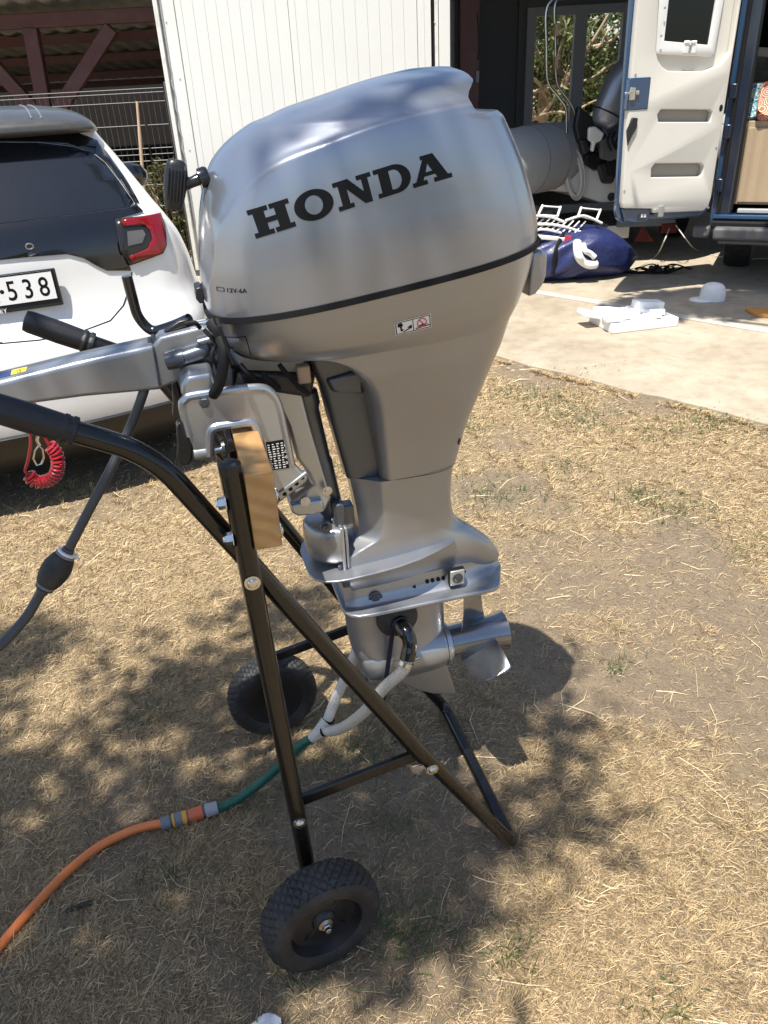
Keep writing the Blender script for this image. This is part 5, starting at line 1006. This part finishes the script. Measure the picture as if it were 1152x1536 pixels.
# ================================================================== INFLATABLE BOAT ON ITS TRAILER
YB = 7.3; FB = frame2d((0, YB, 0), (1, 0)); bq3 = lambda px, py, y=0: Vector((*[(a, y, c) for a, c in [on_plane(FB, px, py, y)]][0],))
boat = thing('inflatable_boat', 'grey inflatable boat with white transom stored in the open bay', 'boat', FB, (2.2, 1, 0))
tc_ = bq3(812, 240, -.1)
for dx in (0, 1.5):
    b = MB(); b.rings([[(tc_.x + dx + y * 1.15 + r_ * .655 * math.cos(a), y - r_ * .755 * math.cos(a), tc_.z + r_ * math.sin(a)) for a in np.linspace(0, 2 * math.pi, 36, endpoint=False)] for r_, y in ((.05, -.52), (.13, -.50), (.20, -.45), (.24, -.38), (.262, -.28), (.27, -.1), (.27, .45))]); tb_ = b.build('tube', 'boat_grey', boat, ang=70)
    [MB().tube([(tc_.x + dx + y_ * 1.15 + .270 * .655 * math.cos(a), y_ - .270 * .755 * math.cos(a), tc_.z + .270 * math.sin(a)) for a in np.linspace(0, 6.2832, 40)], .006, 6).build('tube_seam', 'conn_grey', tb_) for y_ in (-.13, .06)]
tm = [on_plane(FB, *p) for p in ((849, 219), (866, 219), (869, 228), (876, 246), (890, 255), (1080, 240), (1080, 300), (1000, 318), (935, 307), (905, 306), (880, 297), (860, 289), (838, 287), (822, 286), (834, 270), (843, 250), (847, 235))]
MB().prism(tm, -.02, .05).build('transom', 'boat_white', boat, bevel=.012, seg=3)
fl2 = smooth_path([bq3(849, 219, -.03), bq3(847, 238, -.03), bq3(842, 256, -.03), bq3(832, 274, -.03), bq3(818, 284, -.03), bq3(802, 288, -.03)], 5); MB().tube(fl2, .014, 10).build('flange', 'boat_white', boat)
MB().lathe([(.035, 0), (.035, .012), (.024, .012), (.022, .002)], 20, Matrix.Translation(bq3(917, 295, -.02)) @ Matrix.Rotation(math.pi / 2, 4, 'X')).build('drain', 'black_plastic', boat)
hl = [(.0, .05), (.0, .35), (1.5, .35)]
b = MB(); b.prism([(tc_.x + .15, .60), (tc_.x + .75, .42), (tc_.x + 1.35, .60), (tc_.x + 1.35, .75), (tc_.x + .15, .75)], .06, 2.0); b.build('hull', 'boat_grey', boat, bevel=.02)
for q in (((868, -8), (832, -2), (819.5, 18), (820, 70), (822, 122), (836, 143), (848, 160), (850, 180), (849, 218)), ((895, -4), (850, -3), (833, 6), (833.5, 60), (835, 120), (845, 140), (856, 155), (862, 170), (862, 190))):
    MB().tube(smooth_path([bq3(*p, -.05 if q[0][0] < 880 else .08) for p in q], 5), .0125, 12).build('grab_rail', 'steel', boat)
for py in (45, 95): MB().box(tuple(bq3(834, py, .02)), (.03, .06, .09)).build('rail_clamp', 'handle_wood', boat, bevel=.004)
om = thing('stored_outboard', 'dark grey outboard motor tilted up on the inflatable boat transom', 'outboard motor', FB, tuple(bq3(905, 260)))
b = MB(); a, c = bq3(903, 186, -.22), bq3(950, 92, -.22); d = c - a; x_ = d.normalized().cross(Vector((0, 1, 0))).normalized(); rs = []
for u_, q in ((-.05, .05), (0, .085), (.08, .105), (.3, .125), (.55, .135), (.8, .13), (.95, .10), (1.0, .05)): rs.append([a + d * u_ + x_ * (q * math.copysign(abs(math.cos(t)) ** .8, math.cos(t))) + Vector((0, 1, 0)) * (q * 1.1 * math.copysign(abs(math.sin(t)) ** .8, math.sin(t))) for t in np.linspace(0, 6.2832, 32, endpoint=False)])
b.rings(rs); oc = b.build('cover', 'tiller_grey', om, ang=50)
MB().tube([a + d * .18 + x_ * .125 * math.cos(t) + Vector((0, .137 * math.sin(t), 0)) for t in np.linspace(0, 6.2832, 30)], .005, 6).build('cover_seam', 'seal_black', oc)
for poly, y0, y1, mt, nme in (([(868, 158), (892, 178), (905, 195), (918, 214), (905, 232), (880, 214), (868, 218), (862, 190)], -.12, -.02, 'black_plastic', 'leg'), ([(902, 208), (942, 200), (942, 232), (916, 242), (900, 238)], -.2, -.08, 'bumper_grey', 'bracket'), ([(878, 232), (897, 226), (905, 243), (893, 252), (878, 246)], -.16, -.06, 'decal_black', 'clamp_knob'), ([(868, 210), (882, 208), (888, 226), (876, 234)], -.16, -.06, 'black_plastic', 'clamp_knob'), ([(895, 246), (912, 240), (925, 262), (920, 276), (904, 276)], -.1, -.03, 'black_plastic', 'clamp'), ([(908, 236), (930, 232), (934, 262), (914, 266)], -.14, -.03, 'seal_black', 'cables')):
    MB().prism([on_plane(FB, *p, y0) for p in poly], y0, y1).build(nme, mt, om, bevel=.02, seg=3)
for px in ((915, 200), (922, 198), (928, 204)): MB().tube(smooth_path([bq3(px[0], px[1], -.22), bq3(px[0] - 4, px[1] + 12, -.24), bq3(px[0] + 2, px[1] + 26, -.22)], 4), .008, 8).build('hose', 'seal_black', om)
b = MB(); b.prism([on_plane(FB, *p, -.3) for p in ((883, 191), (893, 189.5), (906, 200), (901, 211), (893, 215), (890, 228), (886, 226.5), (888, 214), (882, 210))], -.32, -.26); tag(b.build('bailer_scoop', 'boat_white', bevel=.012, seg=3), 'cream plastic bailer scoop hanging under the stored outboard', 'scoop').matrix_world = FB
b = MB()
for k in range(7):
    rx, ry = 9 + k * .9, 29 + 1.6 * k; cx_, cy_ = 862 + random.uniform(-1.5, 1.5), 261 + random.uniform(-1, 1.5)
    b.tube([bq3(cx_ + rx * math.cos(t) + 3 * math.sin(t), cy_ + ry * math.sin(t), -.06 - .01 * (k % 3)) for t in np.linspace(0, 6.2832, 40)], .0065, 6, cap=False)
ro = tag(b.build('rope_coil', 'rope', kind='stuff'), 'pale rope hanging in a long coil on the boat transom', 'rope'); ro.matrix_world = FB
tl = thing('boat_trailer', 'dark boat trailer under the inflatable boat with registration plate and red reflector', 'trailer', FB, (2.2, .6, 0))
MB().bar((1.25, .0, .46), (3.2, -.02, .46), .08, .07).build('crossbeam', 'bumper_grey', tl, bevel=.006)
for x in (1.6, 2.9): MB().bar((x, -.1, .42), (x, 2.2, .42), .07, .09).build('frame_rail', 'bumper_grey', tl, bevel=.006)
for x in (1.42, 3.1): MB().lathe([(.12, -.07), (.2, -.08), (.25, -.06), (.25, .06), (.2, .08), (.12, .07)], 32, Matrix.Translation((x, .9, .25)) @ RY).build('wheel', 'rubber', tl)
p0, p1 = bq3(878, 338, -.16), bq3(926, 361, -.16)
tp_ = MB().box(((p0.x + p1.x) / 2, -.15, (p0.z + p1.z) / 2), (p1.x - p0.x + .2, .01, .11)).build('number_plate', 'boat_white', tl, bevel=.003); MB().box(((p0.x + p1.x) / 2, -.10, (p0.z + p1.z) / 2 + .06), (.1, .12, .03)).build('plate_bracket', 'bumper_grey', tl)
pc = ((p0.x + p1.x) / 2, (p0.z + p1.z) / 2)
conform(text_bm('-501', .095, pc[0] - .02, pc[1] - .033, 0, .9, 'CENTER', bold=.002), lambda u_, v_: (Vector((u_, -.1565, v_)), Vector((0, -1, 0))), 0, 0, 'plate_lettering', 'decal_black', tp_)
MB().prism([on_plane(FB, *p, -.2) for p in ((964, 338), (951, 362), (981, 362))], -.2, -.19).build('triangle_reflector', 'reflector_red', tl, bevel=.002); MB().bar(bq3(925, 336, -.19), bq3(1012, 333, -.19), .05, .05).build('light_board', 'conn_grey', tl, bevel=.004)
MB().prism([on_plane(FB, *p, -.22) for p in ((992, 336), (1016, 334), (1016, 349), (992, 350))], -.22, -.16).build('tail_lamp', 'reflector_red', tl, bevel=.005)
MB().bar(bq3(966, 338, -.18), bq3(966, 330, .0), .03, .02).build('lamp_bracket', 'bumper_grey', tl); MB().bar(bq3(1004, 334, -.17), bq3(1004, 325, .0), .03, .02).build('lamp_bracket', 'bumper_grey', tl)

# ------------------------------------------------------------------ blue bag, rack and the bits on the yard
YG = 6.62; g3 = lambda px, py, y=YG: aty(px, py, y)
bag = thing('rolled_bag', 'navy blue rolled fabric bag strapped with black band on the concrete', 'bag', None, tuple(gnd(860, 415)))
xs_ = [770, 790, 815, 840, 862, 885, 905, 925, 942, 954]; tops = [362, 358, 352, 346, 341, 338, 341, 351, 366, 379]; hb = []
for k, (px, py) in enumerate(zip(xs_, tops)):
    t_ = g3(px, py); zt_ = t_.z; dr = [.20, .24, .27, .28, .29, .28, .26, .20, .13, .05][k]; z0_ = .016 if k < 8 else [.05, .13][k - 8]; hb.append((t_.x, YG, (zt_ + z0_) / 2, dr, (zt_ - z0_) / 2))
hb = dense(hb, 6); rs = []
for i, (x, y, zc, dr, dz) in enumerate(hb):
    rr_ = []
    for a in np.linspace(0, 2 * math.pi, 64, endpoint=False):
        f = 1 + .10 * (fbm(np.array(x * 5 + 2.2 * math.cos(a)), np.array(2.2 * math.sin(a) + 4), 6) - .5) + .05 * math.sin(a * 9 + x * 26) * (math.sin(x * 9) * .5 + .5)
        rr_.append((x, y + dr * f * math.copysign(abs(math.cos(a)) ** .75, math.cos(a)), max(.015, zc + dz * min(f, 1.04) * math.copysign(abs(math.sin(a)) ** .7, math.sin(a)))))
    rs.append(rr_)
b = MB(); b.rings(rs); b.build('cover', 'bag_blue', bag, ang=60); bgb = BVHTree.FromPolygons([tuple(v) for v in b.v], b.f)
def drop(px, py, off=.006): d = ray(px, py).normalized(); h, n, i, k = bgb.ray_cast(CAM, d); return (h - d * off) if h else g3(px, py, YG - .28)
sp_ = [drop(px, py) for px, py in ((846, 350), (842, 358), (838, 366), (834, 376), (833, 388), (832, 400), (829, 412))]
MB().tube(smooth_path(sp_, 4), .022, 10, flat=.35, up=(0, 1, 0)).build('strap', 'seal_black', bag)
wr = smooth_path([drop(p, q, .02) for p, q in ((866, 360), (866, 372), (868, 384), (874, 392), (884, 397), (896, 396))], 5); MB().tube(wr, [.02] + [.034] * (len(wr) - 2) + [.025], 14).build('lining_roll', 'cloth_white', bag)
MB().tube(smooth_path([drop(p, q, .03) for p, q in ((874, 366), (878, 376), (885, 380), (892, 386))], 5), .022, 12).build('lining_roll', 'cloth_white', bag)
rk = thing('folding_ladder', 'white tubular folding ladder lying on top of the navy bag', 'ladder', None, tuple(g3(840, 350)))
YR = 6.5
for q in (((776, 331), (805, 324), (828, 326), (846, 333)), ((848, 331), (872, 324), (886, 327), (903, 335)), ((776, 340), (815, 336), (846, 340), (871, 348)), ((786, 350), (815, 344), (842, 350), (858, 358))):
    MB().tube(smooth_path([g3(*p, YR) for p in q], 5), .0105, 10).build('rail', 'white_plastic', rk)
for a, c in (((808, 321), (814, 308)), ((836, 325), (841, 310)), ((867, 325), (872, 311)), ((894, 332), (901, 314))): MB().tube([g3(*a, YR), g3(*c, YR + .06)], .010, 10).build('upright', 'white_plastic', rk)
for a, c in (((814, 309), (841, 311)), ((872, 312), (901, 315)), ((806, 322), (836, 324)), ((868, 324), (895, 331))): MB().tube([g3(*a, YR + .05), g3(*c, YR + .05)], .006, 8).build('crossbar', 'white_plastic', rk)
for k in range(9): MB().tube([g3(790 + 9 * k, 343 + k * .8, YR - .02), g3(806 + 9 * k, 328 + k * .6, YR + .1)], .0065, 8).build('rung', 'white_plastic', rk)
MB().bar(g3(782, 353, YR - .05), g3(858, 360, YR - .05), .06, .03).build('side_board', 'boat_white', rk, bevel=.006); MB().bar(g3(847, 358, YR - .085), g3(856, 359.5, YR - .085), .012, .055, (0, 0, 1)).build('red_tag', 'decal_red', rk)
# polystyrene box
FLp, FRp, BLp = gnd(918, 501, .02), gnd(1017, 489, .02), gnd(889, 481, .02); ex = (FRp - FLp); FX = frame2d(FLp, ex); wdx = ex.length; dpy = max(.22, (FX.inverted() @ BLp).y)
fb = thing('foam_box', 'broken white polystyrene box lying on the sunlit concrete', 'box', FX, (wdx / 2, dpy / 2, -.002))
MB().box((wdx / 2, dpy / 2, .028), (wdx, dpy, .06)).build('tray', 'foam_white', fb, bevel=.006)
for k in range(15):
    mm = Matrix.Translation((random.uniform(.02, wdx - .02), random.uniform(.03, dpy - .03), random.uniform(.06, .085))) @ Matrix.Rotation(random.uniform(-.5, .5), 4, 'Z') @ Matrix.Rotation(random.uniform(-.35, .35), 4, 'X') @ Matrix.Rotation(random.uniform(-.3, .3), 4, 'Y')
    MB().box((0, 0, 0), (random.uniform(.07, .18), random.uniform(.05, .12), random.uniform(.015, .04)), mm).build('shard', 'foam_white', fb, bevel=.004)
MB().box((0, 0, 0), (.16, .14, .03), Matrix.Translation((-.03, dpy * .7, .075)) @ Matrix.Rotation(.25, 4, 'Y')).build('shard', 'foam_white', fb, bevel=.005)
MB().box((0, 0, 0), (.2, .09, .07), Matrix.Translation((wdx * .75, dpy * .6, .10)) @ Matrix.Rotation(.12, 4, 'Y')).build('shard', 'foam_white', fb, bevel=.008)
# white cap
cp0 = gnd(1068, 449, .014); cap_ = thing('baseball_cap', 'white cap left lying on the concrete between the van and the foam box', 'cap', None, tuple(cp0))
b = MB(); b.rings([[(cp0.x + .088 * k * math.cos(a), cp0.y + .095 * k * math.sin(a), .015 + h) for a in np.linspace(0, 6.2832, 28, endpoint=False)] for k, h in ((1, 0), (1.0, .03), (.97, .06), (.86, .09), (.65, .108), (.35, .117), (.05, .120))]); b.build('crown', 'cloth_white', cap_)
b = MB(); br_ = []
for k in range(13): a = math.pi * (.62 + .76 * k / 12); br_.append([(cp0.x + .082 * math.cos(a), cp0.y + .09 * math.sin(a), .026), (cp0.x + (.082 + .075 * math.sin(math.pi * k / 12)) * math.cos(a) * 1.05, cp0.y + (.09 + .06 * math.sin(math.pi * k / 12)) * math.sin(a), .018)])
b.rings(br_, cap=False, close=False); b.build('brim', 'cloth_white', cap_, solid=.004)
q = [gnd(*p, .016) for p in ((1117, 465.5), (1175, 465), (1185, 480), (1132, 475))]
b = MB(); b.rings([q, [p + Vector((0, 0, .018)) for p in q]]); tag(b.build('wood_offcut', 'orange_board', bevel=.002), 'flat orange brown board lying on the concrete near the white cap', 'board')
sb = thing('strap_heap', 'black strap and buckle heap on the shaded concrete below the van door', 'strap', None, tuple(gnd(985, 408)))
for k in range(5):
    c_ = gnd(970 + 12 * k, 404 + 2 * (k % 2), .03); MB().tube([(c_.x + (.09 + .02 * k % .03) * math.cos(t), c_.y + .07 * math.sin(t), .024 + .018 * (1 + math.sin(2 * t + k))) for t in np.linspace(0, 5.6, 22)], .012, 8, flat=.4).build('strap', 'seal_black', sb)
MB().tube(smooth_path([gnd(930, 408, .024), gnd(955, 409, .024), gnd(980, 406, .05), gnd(987, 398, .1)], 4), .012, 8).build('strap', 'seal_black', sb); MB().box(tuple(gnd(982, 404, .05)), (.09, .06, .05)).build('buckle', 'black_plastic', sb, bevel=.008)
tag(MB().tube(smooth_path([aty(1004, 343, 7.05), aty(996, 362, 6.9), gnd(984, 384, .03), gnd(962, 398, .02), gnd(944, 403, .02)], 6), .006, 8).build('power_cable', 'cable_white'), 'thin pale cable dropping from the trailer light to the concrete', 'cable')
tag(MB().tube(smooth_path([aty(1014, 338, 6.95), aty(1030, 360, 6.8), gnd(1046, 376, .02), gnd(1075, 384, .02), gnd(1110, 388, .02), gnd(1150, 388, .02)], 6), .005, 8).build('power_cable', 'cable_white'), 'thin pale cable running over the concrete towards the van wheel', 'cable')

# ================================================================== CAMPER VAN
HN = Vector((2.545, 5.972, 0)); FV = frame2d(HN, (.88, -.47)); FD = frame2d((2.52, 5.955, 0), (1.80 - 2.52, 5.80 - 5.965))
van = thing('camper_van', 'dark blue camper van with open rear door and wooden cabinet inside', 'van', FV, (.95, 2, 0))
dp = lambda *pts: [on_plane(FD, *p, .03) for p in pts]
def dplane(y): return lambda u_, v_: (Vector((u_, y, v_)), Vector((0, 1, 0)))
toV = FV.inverted() @ FD
def vd(o): o.matrix_parent_inverse = Matrix(); return o
dr = MB().prism(dp((928, 318), (931, 331), (938, 335), (1000, 331), (1054, 326), (1064, 319), (1068, 306), (1077, 240), (1092, 130), (1110, 0), (1133, -165), (967, -165), (951, 0), (941, 120), (932, 250)), -.05, 0.0, None)
dr.v = [toV @ v for v in dr.v]; door = dr.build('rear_door', 'van_blue', van, bevel=.012, seg=3)
def dconf(bm, y, name, mat, par=None, solid=0, bevel=0): return conform(bm, lambda u_, v_: (toV @ Vector((u_, y, v_)), toV.to_3x3() @ Vector((0, 1, 0))), 0, 0, name, mat, par or door, solid, bevel)
def rr2(x0, y0, x1, y1, r_, n=5):
    P_ = []
    for cx_, cy_, a0 in ((x1 - r_, y0 + r_, -math.pi / 2), (x1 - r_, y1 - r_, 0), (x0 + r_, y1 - r_, math.pi / 2), (x0 + r_, y0 + r_, math.pi)):
        for k in range(n + 1): a = a0 + math.pi / 2 * k / n; P_.append((cx_ + r_ * math.cos(a), cy_ + r_ * math.sin(a)))
    return P_
k1 = dp((985, 183), (983.5, 172), (989, 164), (1062, 164.5), (1066, 168), (1063, 183)); k2 = dp((974, 266), (974.5, 252), (980, 245), (1049, 244.5), (1053.5, 250), (1051, 262), (1047, 265))
hole = dp((993, -140), (986, 0), (981, 76), (984, 90), (991, 101), (1000, 107), (1055, 107), (1078, 98), (1094, 78), (1106, -5), (1124, -140))
outer = dp((962, -160), (955, 0), (947, 90), (940, 165), (934, 262), (931, 303), (933, 312), (976, 312.5), (977, 319), (1052, 316), (1060, 309), (1064, 296), (1080, 190), (1092, 110), (1110, -5), (1131, -160))
pn = dconf(poly_bm([(outer, [k1, k2, hole])]), .052, 'inner_panel', 'van_beige', None, .052, .006)
for k_ in (k1, k2): dconf(poly_bm([(k_, [])]), .004, 'pocket', 'van_recess')
dconf(poly_bm([(hole, [])]), .003, 'window_recess', 'van_beige')
wo = dp((994, -140), (989.5, 0), (981.5, 76), (984, 81), (1066, 85), (1072, 80), (1086, 0), (1106, -140)); wi = dp((1009, -125), (1003.6, 0), (996.5, 61.4), (1064, 67.5), (1075, 0), (1092, -125))
wf = dconf(poly_bm([(wo, [wi])]), .030, 'window_frame', 'white_plastic', None, .026, .004); dconf(poly_bm([(wi, [])]), .010, 'window_pane', 'dark_glass', wf)
def dbox(px0, py0, px1, py1, y0, y1, nme, mat, par=None, bev=.003):
    a, c = on_plane(FD, px0, py0, y0), on_plane(FD, px1, py1, y0); x0, x1 = min(a[0], c[0]), max(a[0], c[0]); z0, z1 = min(a[1], c[1]), max(a[1], c[1]); b = MB().box(((x0 + x1) / 2, (y0 + y1) / 2, (z0 + z1) / 2), (x1 - x0, y1 - y0, z1 - z0)); b.v = [toV @ v for v in b.v]; return b.build(nme, mat, par or door, bevel=bev)
for px in (1026, 1037): dbox(px, 61, px + 4, 80, .03, .05, 'window_catch', 'white_plastic', wf)
dbox(1026, 62, 1041, 65, .035, .055, 'window_catch', 'white_plastic', wf)
lk = dbox(939, 117, 966, 164, .006, .057, 'lock_housing', 'van_blue', None, .008); dbox(945, 131, 951, 150, .057, .07, 'latch', 'steel', lk); dbox(937, 138, 948, 141, .062, .07, 'latch', 'steel', lk); dbox(953.5, 136, 957.5, 142, .057, .07, 'latch', 'zinc', lk)
b = MB(); b.prism(dp((937, 196), (945, 176), (953, 177), (951, 192), (943, 206), (938, 218)), .045, .068); b.v = [toV @ v for v in b.v]; b.build('pull_strap', 'black_plastic', door, bevel=.005)
b = MB(); b.prism(dp((933, 313), (976, 312.5), (975, 328), (968, 334), (950, 335), (938, 332)), .002, .03); b.v = [toV @ v for v in b.v]; lw = b.build('lower_latch', 'van_blue', door, bevel=.008, seg=3)
for px in (962.5, 967): dbox(px - 1.3, 321, px + 1.3, 326, .03, .036, 'latch_bolt', 'decal_white', lw, .001)
dbox(957, 322, 969, 330, .03, .033, 'latch_plate', 'van_navy', lw); dbox(988, 309, 994, 325, .052, .062, 'door_stay', 'zinc'); dbox(982, 314, 985, 319, .052, .058, 'screw', 'steel')
for px, py in ((951, 112), (1072, 221), (1060, 311), (934.5, 286), (995, 12), (989.5, 54)): q = on_plane(FD, px, py, .034); b = MB().lathe([(.008, 0), (.007, .003)], 12, Matrix.Translation((q[0], .0525, q[1])) @ Matrix.Rotation(-math.pi / 2, 4, 'X')); b.v = [toV @ v for v in b.v]; b.build('screw', 'zinc', door)
q = on_plane(FD, 1079, 162, .034); dconf(poly_bm([(ell(q[0], q[1], .014, .022, 18), [])]), .0530, 'grommet', 'seal_black')
# van body
VW, VL, VH = 1.92, 4.6, 2.5
for x0, x1, y0, y1, z0, z1, nme, mt in ((-.02, .03, .02, VL, .42, VH, 'side_wall', 'van_blue'), (VW - .03, VW + .02, .02, VL, .42, VH, 'side_wall', 'van_blue'), (-.02, VW + .02, .02, VL, VH, VH + .06, 'roof', 'van_blue'), (.03, VW - .03, .05, VL, .45, .53, 'floor', 'bumper_grey'), (-.02, VW + .02, VL, VL + .05, .42, VH, 'front_wall', 'van_navy')):
    MB().box(((x0 + x1) / 2, (y0 + y1) / 2, (z0 + z1) / 2), (x1 - x0, y1 - y0, z1 - z0)).build(nme, mt, van, bevel=.01)
MB().box((.065, .05, 1.5), (.11, .09, 2.0)).build('rear_pillar', 'van_navy', van, bevel=.02, seg=3); MB().tube([(.035, -.002, .56), (.035, -.002, 2.45)], .013, 10).build('door_seal', 'seal_black', van); MB().tube([(.115, .02, .58), (.115, .02, 2.45)], .014, 10).build('door_seal', 'seal_black', van)
for z in (.75, 1.1, 1.35): MB().box((.012, -.012, z), (.05, .03, .09)).build('hinge', 'van_navy', van, bevel=.006)
MB().box((VW / 2, .03, .535), (VW, .10, .035)).build('sill', 'van_blue', van, bevel=.01); MB().box((VW / 2 + .06, .045, .573), (VW - .2, .06, .025)).build('sill_strip', 'conn_lightgrey', van, bevel=.004)
MB().box((VW / 2, -.02, .485), (VW, .08, .05)).build('sill', 'seal_black', van, bevel=.01)
MB().box((VW / 2 + .02, -.06, .435), (VW - .02, .16, .085)).build('bumper', 'bumper_grey', van, bevel=.02, seg=3); MB().box((VW / 2 + .02, -.035, .375), (VW - .1, .14, .03)).build('bumper_lip', 'bumper_grey', van, bevel=.01)
MB().box((-.06, .0, .43), (.12, .09, .085)).build('bumper_corner', 'bumper_grey', van, bevel=.02); q = on_plane(FV, 1118, 361, -.06); MB().box((q[0], -.06, q[1] + .005), (.06, .04, .05)).build('tow_eye', 'white_plastic', van, bevel=.012)
for y in (.95, 3.7):
    for x in (.17, VW - .17): wm = Matrix.Translation((x, y, .335)) @ RY; wh = MB().lathe([(.2, -.1), (.27, -.11), (.32, -.1), (.335, -.06), (.337, .06), (.32, .1), (.27, .11), (.2, .1)], 40, wm, cap=False).build('tyre', 'rubber', van); MB().lathe([(.21, -.08), (.18, -.05), (.05, -.06), (.02, -.07)], 24, wm).build('rim', 'conn_grey', wh)
cb0, cb1 = on_plane(FV, 1108, 182, .16), on_plane(FV, 1088, 311, .16); zc0, zc1 = .60, cb0[1]
cbt = MB().box(((cb0[0] + 1.8) / 2, .46, (zc0 + zc1) / 2), (1.8 - cb0[0], .6, zc1 - zc0)).build('cabinet', 'cabinet_wood', van, bevel=.004); MB().box(((cb0[0] + .075 + 1.7) / 2, .150, (zc0 + zc1) / 2 - .012), (1.7 - cb0[0] - .075, .022, zc1 - zc0 - .06)).build('cabinet_door', 'cabinet_wood', cbt, bevel=.003)
MB().box((1.0, 2.0, zc1 + .05), (1.75, 3.0, .10)).build('mattress', 'cloth_white', van, bevel=.03)
fq = on_plane(FV, 1126, 84, .5); wq = thing
MB().prism([on_plane(FV, *p, .9) for p in ((1120, 84), (1190, 88), (1210, -20), (1140, -20))], .9, .93).build('window_frame', 'van_recess', van, bevel=.008); MB().prism([on_plane(FV, *p, .895) for p in ((1133, 70), (1185, 74), (1202, -20), (1149, -20))], .893, .9).build('window_pane', 'dark_glass', van)
# cushions
def fabric(name, cols, kind):
    m = bpy.data.materials.new(name); m.use_nodes = True; n, L = nodes(m); p = n['Principled BSDF']; p.inputs['Roughness'].default_value = .85; tc = n.new('ShaderNodeTexCoord'); r_ = n.new('ShaderNodeValToRGB'); r_.color_ramp.interpolation = 'CONSTANT'
    if kind == 'scale':
        v = n.new('ShaderNodeTexVoronoi'); v.inputs['Scale'].default_value = 11; L(tc.outputs['Object'], v.inputs['Vector']); mt = n.new('ShaderNodeMath'); mt.operation = 'MULTIPLY'; mt.inputs[1].default_value = 7; L(v.outputs['Distance'], mt.inputs[0]); fr = n.new('ShaderNodeMath'); fr.operation = 'FRACT'; L(mt.outputs[0], fr.inputs[0]); L(fr.outputs[0], r_.inputs['Fac'])
    else:
        v = n.new('ShaderNodeTexNoise'); v.inputs['Scale'].default_value = 26; v.inputs['Detail'].default_value = 4; L(tc.outputs['Object'], v.inputs['Vector']); L(v.outputs['Fac'], r_.inputs['Fac'])
    e = r_.color_ramp.elements
    while len(e) < len(cols): e.new(.5)
    for k, (pos, c) in enumerate(cols): e[k].position = pos; e[k].color = (*c, 1)
    L(r_.outputs[0], p.inputs['Base Color']); MT[name] = m
fabric('fabric_teal', [(0, (.03, .10, .20)), (.42, (.12, .30, .30)), (.5, (.55, .6, .5)), (.55, (.05, .13, .28)), (.62, (.2, .4, .25))], 'noise'); fabric('fabric_shell', [(0, (.5, .12, .06)), (.72, (.72, .62, .5))], 'scale')
def cushion(x, y, z, rx, ry, rz, tilt, mat, label):
    b = MB(); Mx = Matrix.Translation((x, y, z)) @ Matrix.Rotation(tilt, 4, 'X'); rs = []
    for k in np.linspace(-1, 1, 13):
        q = (1 - abs(k) ** 2.6) ** .5 if abs(k) < 1 else .02; rs.append([Mx @ Vector((rx * math.copysign(abs(math.cos(a)) ** .45, math.cos(a)) * (.86 + .14 * q), ry * k * (1 - .5 * max(abs(math.cos(a)), abs(math.sin(a))) ** 8) if abs(k) < 1 else ry * k * .3, rz * math.copysign(abs(math.sin(a)) ** .45, math.sin(a)) * (.86 + .14 * q))) for a in np.linspace(0, 2 * math.pi, 40, endpoint=False)])
    b.rings(rs); o = b.build('cushion', mat, ang=80); o.matrix_world = FV; return tag(o, label, 'cushion')
ca = on_plane(FV, 1128, 152, .25); cushion(ca[0] + .02, .27, zc1 + .115, .13, .07, .125, -.5, 'fabric_teal', 'teal and green patterned cushion on the van cabinet'); ca = on_plane(FV, 1162, 152, .15); cushion(ca[0] + .02, .20, zc1 + .12, .13, .07, .13, -.6, 'fabric_shell', 'orange red cushion with pale shell pattern on the van cabinet')

# ------------------------------------------------------------------ scraps on the lawn
a, c = gnd(98, 1368, .006), gnd(139, 1354, .006); b = MB(); b.tube(smooth_path([a, a.lerp(c, .4) + Vector((.003, .004, 0)), c], 4), [.004, .005, .0045, .005, .005, .006, .0055, .006, .004], 7); tag(b.build('dead_twig', 'twig'), 'short dark twig lying in the shaded lawn near the orange hose', 'twig')
g = gnd(398, 1536, .01); b = MB(); rs = []
for k in np.linspace(0, 1, 9): rs.append([(g.x + (.028 * math.sin(math.pi * min(.98, k + .02)) + .004) * math.cos(t) * (1 + .3 * math.sin(3 * t + k * 9)), g.y - .012 + (.02 * math.sin(math.pi * min(.98, k + .02)) + .003) * math.sin(t) * (1 + .3 * math.cos(2 * t + k * 7)), .001 + .026 * k) for t in np.linspace(0, 6.2832, 18, endpoint=False)])
b.rings(rs); tag(b.build('paper_scrap', 'paper', ang=20), 'crumpled pale paper scrap on the dry grass by the trolley wheel', 'paper')
